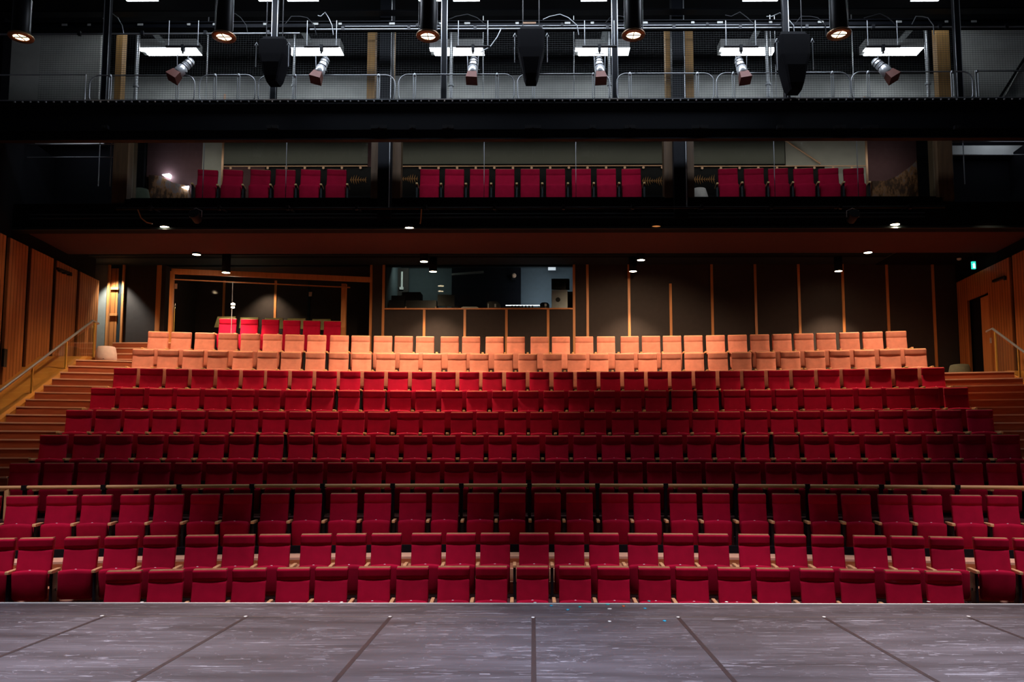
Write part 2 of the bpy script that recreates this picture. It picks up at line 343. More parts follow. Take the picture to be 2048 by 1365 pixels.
# stairs: both sides, one step per nosing
def stairs(side, j0, j1, extra=(), label=''):
    xa, xb = (-10.66, XL) if side < 0 else (XR, 10.75)
    st = thing('staircase', (0.5 * (xa + xb), arc(FRONT[4], xa), FL[4]), label, 'stairs')
    inv = Matrix.Translation(-st.location)
    lev = [(FRONT[4] + dY * j, FL[4] + STEP * j) for j in range(j0, j1)] + list(extra)
    for i, (yf, z) in enumerate(lev):
        yb = lev[i + 1][0] if i + 1 < len(lev) else WALLY - 0.07
        sb = i + 1 == len(lev) or (extra and i + 1 >= len(lev) - len(extra)); sfr = bool(extra) and i >= len(lev) - len(extra)
        z0 = max(BASE, z - 0.9)
        xo = xa
        if sfr: xo = -11.0
        o = tier('step', yf, yb + (0 if sb else 0.02), xo, xb, z, z0, M['tread'], 6, sb, sfr); o.parent = st; o.matrix_parent_inverse = inv
        o = tier('nosing', yf - 0.012, yf + 0.045, xo, xb, z + 0.006, z - 0.022, M['nosing'], 6, sfr, sfr); o.parent = st; o.matrix_parent_inverse = inv
        o['label'] = 'thin pale nosing strip'
    return st
L0 = FL[4] + STEP * 18
ex = [(19.8 + 0.3 * i, L0 + 0.345 + 0.18 * i) for i in range(4)]
stairs(-1, -5, 20, ex, 'reddish timber staircase climbing beside the left timber wall')
stairs(1, -5, 18, (), 'reddish timber staircase climbing beside the right timber wall')
LAND_L = FL[4] + STEP * 19; LAND_R = FL[4] + STEP * 17; TOP_L = ex[-1][1]

# ------------------------------------------------------------------ walls
WL1, WL0 = at(197, 562, 22.0), at(0, 455, 17.1); WR1, WR0 = at(1928, 548, 22.0), at(2048, 492, 18.8)
def wallpt(side, Y):       # timber wall line in plan: widens towards the back
    a, b = (WL1, WL0) if side < 0 else (WR1, WR0)
    return a.x + (Y - a.y) * (b.x - a.x) / (b.y - a.y)
ZW = at(197, 562, 22.0).z
for side, nm in ((-1, 'wall_left'), (1, 'wall_right')):
    ye = 22.0 if side < 0 else 22.75
    x0, x1 = wallpt(side, 6.0) + side * 0.1, wallpt(side, ye) + side * 0.1
    m = MB(); m.prism([(x0, 6.0, -1.3), (x1, ye, -1.3), (x1, ye, 9.0), (x0, 6.0, 9.0)], (0, 0, 0), (side * 0.2, 0, 0))
    wl = struct(m.build(nm, M['matte_black']))
    cuts = [12.0, 13.2, 14.4, 15.6, 16.4, 17.33, 18.25, 19.45, 20.7, 22.0] if side < 0 else [12.0, 13.2, 14.4, 15.6, 16.8, 18.0, 19.3, 22.4]
    for a, b in zip(cuts[:-1], cuts[1:]):
        a2 = a + 0.15
        pa, pb = Vector((wallpt(side, a2), a2, 0)), Vector((wallpt(side, b), b, 0)); L = (pb - pa).length
        mm = MB()
        if side > 0 and a == 19.3:      # door opening in this panel
            ds, de = 1.15, 2.35; zt = LAND_R + 2.35
            mm.box(0, ds, -0.02, 0.04, -1, ZW); mm.box(de, L, -0.02, 0.04, -1, ZW); mm.box(ds, de, -0.02, 0.04, zt, ZW)
        else:
            mm.box(0, L, -0.02, 0.04, -1, ZW)
        o = mm.build('timber_panel', M['timber']); o.parent = wl; o.location = pa; o.rotation_euler = (0, 0, math.atan2(pb.y - pa.y, pb.x - pa.x))
# sloping smooth timber plinth beside the stairs
for side in (-1, 1):
    xa = (10.75 if side > 0 else 10.66) * side
    lo_, hi_ = (13.0, FL[4] + STEP * 0), (18.9 if side < 0 else 18.0, LAND_L if side < 0 else LAND_R)
    o_ = 1.19
    m = MB(); y0 = arc(FRONT[4] - 3 * dY, xa); y1 = hi_[0]
    up_ = 0.15 if side < 0 else 0.04; z0 = FL[4] - 3 * STEP + up_; z1 = hi_[1] + up_
    pts = [(y0, -1.2), (22.4, -1.2), (22.4, z1), (y1 + 0.1, z1), (y0, z0)]
    rs = []
    m.rings([[(xa, y, z) for y, z in pts], [(wallpt(side, y) + side * 0.06, y, z) for y, z in pts]], smooth=False)
    struct(m.build('trim_2' if side < 0 else 'trim_3', M['ply']))
# back wall: black fabric panels with openings for the glass box and the control room
ZC = at(1066, 530, WALLY).z
def X(px, Y=WALLY, py=600): return at(px, py, Y).x
bx0, bx1 = X(330), X(745); cx0, cx1 = X(770), X(1148); ZS = at(960, 617, WALLY).z
wb = MB()
wb.box(-13.2, bx0, WALLY, WALLY + 0.15, -1, ZC + 1.2)
wb.box(bx1, cx0, WALLY, WALLY + 0.15, -1, ZC + 1.2)
wb.box(cx0, cx1, WALLY, WALLY + 0.15, -1, ZS - 0.04)
wb.box(cx1, 13.2, WALLY, WALLY + 0.15, -1, ZC + 1.2)
wb.box(bx0, cx1, WALLY, WALLY + 0.15, ZC, ZC + 1.2)
struct(wb.build('wall_back', M['panel']))
n_trim = 10
def batten(px, y0=530, y1=None, wpx=5, Y=WALLY, mat='batten', zb=None):
    global n_trim
    zt = ZC if y0 == 530 else at(px, y0, Y).z; zb = FL[10] if zb is None else zb
    hw = wpx * Y / F / 2; x = X(px, Y)
    o = struct(box('trim_%d' % n_trim, x - hw, x + hw, Y - 0.035, Y + 0.01, zb, zt, M[mat])); n_trim += 1; return o
for px in (742, 1175, 1258, 1424, 1511, 1598, 1686, 1775, 1867): batten(px)
batten(767); batten(1148, wpx=5)
batten(1341, 568)
for px in (849, 930, 1013, 1096): batten(px, 618)
struct(box('trim_40', cx0, cx1, WALLY - 0.05, WALLY + 0.2, ZS - 0.04, ZS, M['batten']))
# left end of the back wall: grey painted return, timber lined recess, post
batten(317, wpx=9, zb=LAND_L)
struct(box('wall_back_left', -13, X(216), WALLY - 0.06, WALLY - 0.005, 3.5, ZC, M['greypanel']))
d1 = struct(MB().box(X(217), X(250), WALLY - 0.04, WALLY - 0.005, TOP_L, ZC).build('door_1', M['soffit']))
for a, b in ((217, 221), (246, 250)): box('door_frame', X(a), X(b), WALLY - 0.10, WALLY - 0.02, TOP_L, ZC, M['batten'], d1)
box('door_leaf', X(222), X(237), WALLY - 0.055, WALLY - 0.03, TOP_L + 0.1, ZC - 0.1, M['timber'], d1)
for py in (576, 628): box('crossbar', X(224), X(239), WALLY - 0.10, WALLY - 0.06, at(230, py + 5, WALLY).z, at(230, py, WALLY).z, M['batten'], d1)

# soffit over the rear rows, groove and front fascia of the gallery
GY = 17.8
ZF = at(1066, 460, GY).z
ZSF = (at(1066, 461, 19.0).z + ZC) / 2
struct(box('ceiling', -13.2, 9.9, GY, WALLY + 0.3, ZC, ZC + 0.12, M['soffit']))
struct(box('ceiling', 9.9, 13.2, GY, WALLY + 0.3, ZC - 0.02, ZC + 0.12, M['matte_black']))
yg0 = (ZC - H) * 1; 
def ysoff(py):            # distance at which a soffit point is seen at photo height py
    a, b = 17.0, 23.5
    for _ in range(40):
        mdl = (a + b) / 2
        if at(1066, py, mdl).z < ZC: a = mdl
        else: b = mdl
    return a
struct(box('trim_41', -12.6, 9.8, ysoff(515), ysoff(509.5), ZC - 0.012, ZC + 0.01, M['matte_black']))
struct(box('trim_42', -12.6, 9.8, ysoff(509.2), ysoff(508), ZC - 0.03, ZC + 0.01, M['soffit']))

# ------------------------------------------------------------------ control room
by1 = 25.6
ctr = MB()
ctr.box(cx0 - 1.0, cx1 + 1.0, by1, by1 + 0.1, 3, ZC + 0.6)
ctr.box(cx0 - 0.10, cx0, WALLY + 0.15, by1, 3, ZC + 0.6); ctr.box(cx1 + 0.3, cx1 + 0.4, WALLY + 0.15, by1, 3, ZC + 0.6)
ctr.box(cx0 - 0.1, cx1 + 0.4, WALLY + 0.15, by1, ZC + 0.55, ZC + 0.6)
struct(ctr.build('wall_control_room', M['booth']))
struct(box('wall_control_room', X(905, by1), X(1042, by1), by1 - 0.3, by1, 3, ZC + 0.5, M['matte_black']))
desk = tag(box('control_desk', cx0 + 0.02, cx1 - 0.02, WALLY + 0.2, WALLY + 1.1, ZS - 0.09, ZS - 0.02, M['plastic']), 'long black desk behind the control room window sill', 'desk')
DZ = ZS - 0.02
g = struct(box('window_1', cx0, cx1, WALLY + 0.05, WALLY + 0.058, ZS, ZC, M['glass']))

def onto(px, Y): return X(px, Y)
def monitor(px0, px1, py0, py1, Y, label, rz, stand=True, DZ=DZ):
    x0, x1 = X(px0, Y), X(px1, Y); zt, zb = at(px0, py0, Y).z, at(px0, py1, Y).z
    t = thing('monitor', ((x0 + x1) / 2, Y, DZ), label, 'monitor', None, rz)
    hw = (x1 - x0) / 2
    MB().box(-hw, hw, -0.02, 0.02, zb - DZ, zt - DZ).build('screen_housing', M['plastic'], t)
    box('screen', -hw + 0.02, hw - 0.02, 0.02, 0.024, zb - DZ + 0.03, zt - DZ - 0.02, M['dark_steel'], t)
    if stand:
        box('stand', -0.03, 0.03, -0.02, 0.03, 0.015, zb - DZ + 0.05, M['plastic'], t); MB().lathe([(0.12, 0), (0.12, 0.012), (0.02, 0.018)], n=16).build('stand_base', M['plastic'], t)
    return t
monitor(875, 909, 590, 613, 23.3, 'small tilted black monitor left of centre on the control room desk', 0.15)
monitor(1103, 1139, 558, 580, 23.3, 'black monitor raised above the grey case at the right end of the control room window', 0.05, DZ=at(1119, 582, 23.25).z + 0.001)
t = thing('computer_case', (X(1119, 23.25), 23.25, DZ), 'tall grey case under the raised monitor in the control room', 'computer case')
hw = 0.23
box('body', -hw, hw, -0.12, 0.3, 0, at(1119, 582, 23.25).z - DZ, M['steel'], t); MB().lathe([(0.07, 0), (0.07, 0.01)], (-0.05, -0.125, 0.33), 16, Matrix.Rotation(R_(90), 3, 'X')).build('logo_plate', M['plastic'], t)
box('side_cover', hw - 0.02, hw + 0.26, -0.05, 0.3, 0, at(1119, 583, 23.25).z - DZ - 0.02, M['plastic'], t)
t = thing('mixing_desk', (X(1046, 23.3), 23.3, DZ), 'black mixing desk under a glowing white light strip in the control room', 'mixing desk')
mm = MB(); mm.prism([(-0.5, -0.2, 0), (-0.5, 0.35, 0), (-0.5, 0.35, 0.2), (-0.5, -0.2, 0.10)], (0, 0, 0), (1.0, 0, 0)); mm.build('body', M['plastic'], t)
box('light_strip', -0.52, 0.5, 0.28, 0.31, 0.24, 0.262, M['strip'], t)
for i in range(2): box('bracket', -0.45 + 0.9 * i, -0.43 + 0.9 * i, 0.28, 0.3, 0.18, 0.24, M['plastic'], t)
kb = MB()
for i in range(7): kb.box(-0.34 + i * 0.1, -0.30 + i * 0.1, -0.12, 0.2, 0.13, 0.2, Matrix.Rotation(0.2, 3, 'X'))
kb.build('fader', M['dark_steel'], t)
t = thing('equipment_box', (X(988, 23.2), 23.2, DZ), 'rounded black device with a pale label in the middle of the control room window', 'device')
mm = MB(); mm.rings([[(x, -0.12, z) for x, z in ((-0.2, 0), (0.2, 0), (0.18, 0.2), (0.1, 0.27), (-0.12, 0.28), (-0.2, 0.24))], [(x, 0.2, z) for x, z in ((-0.2, 0), (0.2, 0), (0.18, 0.2), (0.1, 0.27), (-0.12, 0.28), (-0.2, 0.24))]], smooth=False)
mm.build('body', M['plastic'], t); box('paper_label', 0.02, 0.07, -0.13, -0.121, 0.1, 0.2, M['tag'], t); box('handle', -0.17, -0.15, -0.16, -0.12, 0.03, 0.2, M['steel'], t)
t = thing('equipment_box', (X(1089, 23.2), 23.2, DZ), 'small black speaker box with a pale label left of the grey case', 'device')
MB().lathe([(0.12, 0), (0.14, 0.05), (0.14, 0.2), (0.1, 0.25)], n=14).build('body', M['plastic'], t); box('paper_label', 0.0, 0.06, -0.15, -0.138, 0.13, 0.2, M['tag'], t)
t = thing('printer', (X(940, 23.2), 23.2, DZ), 'low cream coloured machine on the control room sill', 'machine')
mm = MB(); mm.rings([[(-0.26, -0.1, 0), (0.26, -0.1, 0), (0.25, -0.09, 0.1), (0.2, -0.06, 0.13), (-0.2, -0.06, 0.13), (-0.25, -0.09, 0.1)], [(-0.26, 0.25, 0), (0.26, 0.25, 0), (0.25, 0.25, 0.1), (0.2, 0.25, 0.13), (-0.2, 0.25, 0.13), (-0.25, 0.25, 0.1)]], smooth=False)
mm.build('body', M['white'], t)
t = thing('equipment_rack', (X(843, 23.3), 23.3, DZ), 'wide low black rack behind the left part of the control room window', 'rack')
box('body', -0.45, 0.45, -0.1, 0.4, 0, 0.33, M['plastic'], t); 
for sx in (-0.46, 0.42): box('cable_post', sx, sx + 0.035, -0.14, -0.11, 0, 0.14, M['nosing'], t)
t = thing('equipment_rack', (X(793, 23.4) + 0.06, 23.4, DZ), 'stack of black cases in the left corner of the control room', 'cases')
mm = MB(); mm.box(-0.26, 0.2, -0.1, 0.3, 0, 0.36); mm.box(-0.2, 0.2, -0.08, 0.3, 0.37, 0.5); mm.build('body', M['plastic'], t)
box('top_case', 0.1, 0.65, 0.0, 0.5, 0.36, 0.62, M['dark_steel'], t)
t = thing('wall_lamp', (X(803, 24.9), 24.9, at(803, 575, 24.9).z), 'upright white tube lamp in the left corner of the control room', 'lamp')
MB().tube([(0, 0, 0), (0, 0, 0.5)], 0.035, 10).build('tube', M['white'], t); box('lamp_base', -0.06, 0.06, -0.05, 0.05, -0.08, 0, M['white'], t)
t = thing('ceiling_batten', (X(935, 24.6), 24.6, at(935, 547, 24.6).z), 'long pale light fitting below the control room ceiling', 'light fitting')
MB().box(-0.5, 0.5, -0.04, 0.04, -0.03, 0.03, Matrix.Rotation(-0.08, 3, 'Y')).build('fitting', M['greypanel'], t)
t = thing('wall_speaker', (X(1028, 25.2), 25.2, at(1028, 552, 25.2).z), 'round pale lamp head on a black bracket in the control room', 'lamp')
MB().lathe([(0.02, -0.02), (0.07, 0), (0.075, 0.05), (0.04, 0.09)], n=16, mat=Matrix.Rotation(R_(90), 3, 'X')).build('head', M['nosing'], t); box('bracket', -0.08, 0.05, -0.02, 0.08, -0.14, -0.07, M['plastic'], t)
t = thing('notice_sign', (X(1104, 25.0), 25.0, at(1104, 536, 25.0).z), 'small white sign high on the control room wall', 'sign')
box('board', -0.12, 0.12, -0.01, 0.01, -0.08, 0.08, M['white'], t)
light('control_room_light', 'AREA', (X(1085, 24.9), 24.6, DZ + 0.35), 10, COOL, aim=(X(1085), 25.6, DZ + 0.6), size=0.5)
light('control_room_light', 'AREA', (X(830, 24.2), 24.0, ZC + 0.3), 8, (0.85, 1.0, 0.92), aim=(X(810), 25.3, DZ + 0.3), size=0.5)
light('control_room_light', 'AREA', (X(1100, 24.2), 24.2, ZC + 0.3), 9, COOL, aim=(X(1100), 25.4, DZ + 0.6), size=0.5)

# ------------------------------------------------------------------ glass fronted box at the left
BZ = FL[10] + 0.62
gy1 = 24.9
bm_ = MB(); bm_.box(bx0 - 1.2, bx1 + 0.7, gy1, gy1 + 0.1, 3, ZC + 0.4)
bm_.box(bx0 - 0.1, bx0, WALLY + 0.15, gy1, 3, ZC + 0.4); bm_.box(bx1, cx0 - 0.11, WALLY + 0.15, gy1, 3, ZC + 0.4)
bm_.box(bx0, bx1, WALLY, gy1, ZC + 0.01, ZC + 0.1); struct(bm_.build('wall_box', M['panel']))
struct(box('floor', X(337, 20.85), bx1, 20.9, gy1, FL[10] + 0.02, BZ, M['tier']))
for px, mat in ((375, 'soffit'), (448, 'batten'), (551, 'batten'), (618, 'soffit')):
    x = X(px, gy1); struct(box('trim_%d' % n_trim, x - 0.035, x + 0.035, gy1 - 0.03, gy1, BZ, ZC, M[mat])); n_trim += 1
# timber frame
fy0, fy1 = 21.1, 22.2
fz = at(345, 543, fy0).z
wf = MB(); wf.bar((X(341, fy0), fy0, fz), (X(742, fy1), fy1, fz), 0.08, 0.14)
wf.bar((X(343, fy0), fy0, BZ - 0.3), (X(343, fy0), fy0, fz), 0.09, 0.09)
wfo = struct(wf.build('window_2', M['batten']))
wf2 = MB(); wf2.bar((X(345, fy0), fy0, fz - 0.22), (X(700, fy1), fy1, fz - 0.22), 0.03, 0.03); wf2.build('rail', M['batten'], wfo)
wf3 = MB(); wf3.bar((X(688, 22.3), 22.3, BZ), (X(688, 22.3), 22.3, fz - 0.1), 0.13, 0.13); wf3.build('post', M['batten'], wfo)
MB().prism([(X(350, fy0), fy0 + 0.02, BZ + 0.02), (X(466, 21.5), 21.45, BZ + 0.02), (X(466, 21.5), 21.45, fz - 0.23), (X(350, fy0), fy0 + 0.02, fz - 0.23)], (0, 0, 0), (0, 0.01, 0)).build('pane', M['glass_soft'], wfo)
MB().prism([(X(467, 21.5), 21.46, BZ + 0.02), (X(684, 22.2), 22.1, BZ + 0.02), (X(684, 22.2), 22.1, fz - 0.23), (X(467, 21.5), 21.46, fz - 0.23)], (0, 0, 0), (0, 0.01, 0)).build('pane', M['glass_soft'], wfo)
MB().bar((X(466, 21.5), 21.45, BZ), (X(466, 21.5), 21.45, fz - 0.22), 0.012, 0.02).build('glass_joint', M['steel'], wfo)
h = thing('pull_handle', (X(347, 21.3), 21.3, at(347, 640, 21.3).z), 'brass coloured looped door handle inside the glass box', 'handle')
MB().tube([(-0.02, 0, -0.6), (-0.02, 0, 0.25), (0.02, 0, 0.42), (0.04, 0, 0.25), (0.04, 0, -0.6)], 0.012, 6).build('bar', M['gold'], h)
for px, py, lab in ((351, 573, 'small brown box high on the left jamb of the glass box'), (621, 589, 'white switch plate on the back wall of the glass box')):
    YY = 21.4 if px == 351 else gy1 - 0.02
    p = at(px, py, YY); tag(box('switch_plate', p.x - 0.05, p.x + 0.05, YY - 0.02, YY, p.z - 0.07, p.z + 0.07, M['nosing']), lab, 'switch')
p = at(466, 612, 23.0)  # double reflection in the glass, built as a glowing pendant
t = thing('glass_reflection', p, 'bright double reflection on the glass box window, built as a glowing pendant', 'lamp')
MB().lathe([(0.005, 0.09), (0.06, 0.06), (0.06, 0.03), (0.005, 0.02)], n=12).build('upper_glint', M['lamp_on'], t); MB().lathe([(0.005, -0.02), (0.05, -0.03), (0.05, -0.06), (0.005, -0.08)], n=12).build('lower_glint', M['lamp_on'], t)
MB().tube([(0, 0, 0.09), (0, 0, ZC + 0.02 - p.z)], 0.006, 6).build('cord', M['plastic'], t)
light('box_fill', 'POINT', (p.x, p.y - 0.1, p.z), 5, WARM2, size=0.08, parent=None)  # lamp added at the built reflection, brightens the box
light('box_fill_spot', 'SPOT', (X(520, 24.0), 24.35, ZC - 0.05), 200, WARM2, aim=(X(520, 24.0), 24.75, 4), size=0.06, spot=95, blend=0.8)  # unseen spot added to brighten the dark back wall of the box
# pale green shapes taken for window reflections, built as panels behind the box seats
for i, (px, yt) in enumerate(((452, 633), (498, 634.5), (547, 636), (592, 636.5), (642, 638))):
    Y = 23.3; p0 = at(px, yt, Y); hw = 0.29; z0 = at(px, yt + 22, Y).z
    t = thing('reflection_panel', (p0.x, Y, BZ), 'pale green reflection panel in the glass box, %s from the left' % ordw(i + 1), 'reflection', 'pale green reflection panels in the glass box')
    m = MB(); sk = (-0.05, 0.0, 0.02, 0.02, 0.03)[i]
    m.prism([(-hw + sk, 0, z0 - BZ), (hw + sk, 0, z0 - BZ), (hw - 0.03, 0.05, p0.z - BZ), (-hw + 0.02, 0.05, p0.z - BZ)], (0, 0, 0), (0, 0.05, 0)); m.build('reflection_face', M['pale_green'], t)
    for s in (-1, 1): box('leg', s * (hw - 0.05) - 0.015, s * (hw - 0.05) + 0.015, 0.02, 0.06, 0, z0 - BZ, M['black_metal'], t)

# ------------------------------------------------------------------ theatre seats
def ring(hw, y0, y1, z, r, conc=0.0, arch=0.0, k=5):
    pts = []
    for i in range(k):
        x = -hw + r + (2 * (hw - r)) * i / (k - 1); u = 1 - (x / hw) ** 2
        pts.append((x, y0 + conc * u, z + arch * u))
    pts += [(hw, y0 + r, z), (hw, y1 - r, z)]
    for i in range(k):
        x = hw - r - (2 * (hw - r)) * i / (k - 1); u = 1 - (x / hw) ** 2
        pts.append((x, y1, z + arch * u))
    pts += [(-hw, y1 - r, z), (-hw, y0 + r, z)]
    return pts
def back_mesh(mat):
    m = MB(); hw = 0.228
    prof = [(0.30, -0.205, -0.15, hw - 0.01), (0.33, -0.218, -0.135, hw), (0.45, -0.192, -0.110, hw), (0.60, -0.160, -0.080, hw), (0.74, -0.131, -0.050, hw), (0.778, -0.126, -0.042, hw),
            (0.786, -0.117, -0.040, hw - 0.003), (0.795, -0.128, -0.038, hw), (0.84, -0.133, -0.032, hw), (0.905, -0.1395, -0.024, hw), (0.922, -0.1405, -0.020, hw), (0.932, -0.136, -0.019, hw - 0.002), (0.938, -0.120, -0.018, hw - 0.006)]
    m.rings([ring(w_, a, b, z, 0.014, 0.012 if z < 0.78 else 0.004) for z, a, b, w_ in prof]); return m.mesh('backrest', mat)
def shell_mesh(mat):
    m = MB(); hw = 0.221
    prof = [(0.26, -0.150, -0.134), (0.45, -0.112, -0.094), (0.74, -0.052, -0.034), (0.84, -0.034, -0.014), (0.95, -0.022, 0.0)]
    m.rings([ring(hw, a, b, z, 0.005) for z, a, b in prof], smooth=False)
    m.rings([ring(hw, -0.105, 0.0, 0.9385, 0.005), ring(hw, -0.10, 0.0, 0.95, 0.005)], smooth=False)
    return m.mesh('back_shell', mat)
def cushion_mesh(mat):
    m = MB(); hw = 0.229
    prof = [(0.085, -0.262, -0.225, hw - 0.03), (0.10, -0.285, -0.21, hw - 0.012), (0.14, -0.298, -0.205, hw), (0.30, -0.315, -0.212, hw), (0.44, -0.328, -0.222, hw), (0.475, -0.328, -0.226, hw - 0.004), (0.492, -0.315, -0.236, hw - 0.014), (0.497, -0.295, -0.255, hw - 0.028)]
    m.rings([ring(w_, a, b, z, 0.022, -0.006, 0.016 * max(0, (z - 0.3) / 0.2)) for z, a, b, w_ in prof]); return m.mesh('seat_cushion', mat)
SH = {'tag': MB().lathe([(0.016, 0), (0.016, 0.006), (0.008, 0.009)], (0, -0.285, 0.506), 10).mesh('number_tag', M['tag'])}
a_ = MB(); a_.rings([ring(0.023, -0.40, -0.06, 0.468, 0.006), ring(0.026, -0.41, -0.05, 0.475, 0.008), ring(0.026, -0.41, -0.05, 0.505, 0.008), ring(0.022, -0.405, -0.055, 0.513, 0.008)], smooth=False); SH['arm'] = a_.mesh('armrest', M['arm_wood'])
l_ = MB(); l_.box(-0.02, 0.02, -0.34, -0.16, 0.012, 0.468); l_.box(-0.026, 0.026, -0.37, -0.02, 0, 0.014); l_.box(-0.017, 0.017, -0.16, -0.10, 0.2, 0.45)
l_.tube([(-0.026, -0.20, 0.22), (0.026, -0.20, 0.22)], 0.02, 8)
SH['post'] = l_.mesh('support_post', M['black_metal'])
KINDS = {}
for nm in ('crimson', 'salmon'):
    KINDS[nm] = (back_mesh(M[nm]), shell_mesh(M['shell'] if nm == 'crimson' else M['arm_wood']), cushion_mesh(M[nm]))
def part(name, me, par, loc=(0, 0, 0)):
    o = bpy.data.objects.new(name, me); C.objects.link(o); o.parent = par; o.location = loc; return o
def seat(loc, rz, kind, label, group, right=0.275, left=None, posts=True):
    t = thing('theatre_seat', loc, label, 'seat', group, rz); b, s, c = KINDS[kind]
    part('backrest', b, t); part('back_shell', s, t)['label'] = 'timber back shell showing as a pale top edge'
    cu = part('seat_cushion', c, t); part('number_tag', SH['tag'], cu)
    if right is not None:
        part('armrest', SH['arm'], t, (right, 0, 0))['label'] = 'pale timber armrest'
        if posts: part('support_post', SH['post'], t, (right, 0, 0))
    if left is not None:
        part('armrest', SH['arm'], t, (-left, 0, 0))['label'] = 'pale timber armrest'
        if posts: part('support_post', SH['post'], t, (-left, 0, 0))
    return t
ROWN = {1: 'the front row', 2: 'the second row from the stage', 3: 'the third row from the stage', 4: 'the first row behind the long rail', 5: 'the fifth row from the stage', 6: 'the sixth row from the stage',
        7: 'the seventh row from the stage', 8: 'the rearmost crimson row', 9: 'the front salmon row', 10: 'the rearmost salmon row'}
for k, (Y0, zt, ss) in ROWS.items():
    kind = 'salmon' if k > 8 else 'crimson'; R0 = Y0 + RC
    for i, s in enumerate(ss):
        th = s / R0
        gap = (ss[i + 1] - s) / 2 if i + 1 < len(ss) else 0.275
        if k > 3 and 0.23 + 0.06 > gap: gap = max(gap, 0.262)
        seat((R0 * math.sin(th), -RC + R0 * math.cos(th), FL[k]), -th, kind, '%s theatre seat, %s from the left in %s' % (kind, ordw(i + 1), ROWN[k]),
             '%s seats in %s' % (kind, ROWN[k]), gap, 0.275 if i == 0 else None)
# six crimson seats in the glass box
for i, (px, py) in enumerate(((458.2, 638.7), (501.2, 639.8), (543, 640.5), (585.2, 642), (625.2, 642.8), (666, 643.7))):
    Y = 21.75 + 0.06 * i - 0.15; p = at(px, py, Y)
    seat((p.x, p.y, p.z - BACK), 0.10, 'crimson', 'crimson theatre seat inside the glass box, %s from the left' % ordw(i + 1), 'crimson seats in the glass box', 0.275, 0.275 if i == 0 else None)
struct(box('floor', X(430, 21.5), X(700, 21.5), 21.2, 22.3, BZ - 0.01, at(458, 638.7, 21.6).z - BACK - 0.03, M['tier']))

# ------------------------------------------------------------------ long rail in front of the fourth row
RY = FRONT[4] + 0.0 - 0.12; RZ = at(1066, 971.5, RY).z
t = thing('guard_rail', (0, RY, FL[3]), 'long oak handrail on black posts running behind the third row', 'railing')
pts = [(x, arc(RY, x) - RY, RZ - FL[3]) for x in [-11.2 + 22.4 * i / 48 for i in range(49)]]
MB().tube(pts, 0.032, 12).build('handrail', M['brass'], t)
posts_px = [50, 208.5, 359.5, 505, 646, 786, 923, 1059, 1194.6, 1331, 1471, 1614, 1761.5, 1913.6]
for px in posts_px:
    yy = RY
    for _ in range(4): x = X(px, yy, 972); yy = arc(RY, x)
    m = MB(); m.box(x - 0.028, x + 0.028, yy - RY - 0.02, yy - RY + 0.02, 0.0, RZ - FL[3] + 0.02); m.box(x - 0.04, x + 0.04, yy - RY - 0.045, yy - RY + 0.045, RZ - FL[3] - 0.045, RZ - FL[3] + 0.038)
    m.build('post', M['black_metal'], t)
x = X(10, arc(RY, -8.9), 990); m = MB(); m.box(x - 0.035, x + 0.035, arc(RY, x) - RY - 0.02, arc(RY, x) - RY + 0.02, RZ - FL[3] - 0.55, RZ - FL[3] - 0.02); m.build('end_post', M['brass'], t)['label'] = 'short oak end post'

# ------------------------------------------------------------------ stair handrails with posts
def handrail(side, label, top_y, bot_y, posts, zoff):
    xs = 10.8 * side; slope = STEP / dY
    t = thing('stair_handrail', (xs, top_y, LAND_L if side < 0 else LAND_R), label, 'handrail'); L = t.location
    zt = zoff
    m = MB(); m.tube([(0, 0.25, zt - 0.03), (0, 0, zt), (0, bot_y - top_y, zt + (bot_y - top_y) * slope)], 0.028, 10); m.build('rail', M['steel'], t)
    for (py, mat, lo) in posts:
        zz = zt + (py - top_y) * slope
        m = MB(); m.box(-0.018, 0.018, py - top_y - 0.018, py - top_y + 0.018, zz - lo, min(zz, zt - 0.02) - 0.01); m.build('post', M[mat], t)
    ys_ = [q[0] for q in posts]
    for ya, yb in zip(ys_[:-1], ys_[1:]):
        za, zb = min(zt, zt + (ya - top_y) * slope), zt + (yb - top_y) * slope; ya -= top_y + 0.03; yb -= top_y - 0.03
        MB().prism([(0, ya, za - 0.95), (0, yb, zb - 0.95), (0, yb, zb - 0.08), (0, ya, za - 0.08)], (-0.004, 0, 0), (0.004, 0, 0)).build('glass_panel', M['glass'], t)
    return t
p = at(180, 642, 19.4); handrail(-1, 'steel handrail rising with brass posts up the left stairs', 19.35, 14.6, [(19.45, 'gold', 1.12), (18.3, 'gold', 1.2), (17.1, 'gold', 1.2), (15.9, 'gold', 1.15), (14.9, 'gold', 1.15)], at(180, 642, 19.35).z - LAND_L)
handrail(1, 'steel handrail descending with brass posts down the right stairs', at(1970, 658, 18.7).y, 14.6, [(18.6, 'gold', 1.08), (17.75, 'gold', 1.1), (16.3, 'gold', 1.1)], at(1970, 658, 18.7).z - LAND_R)

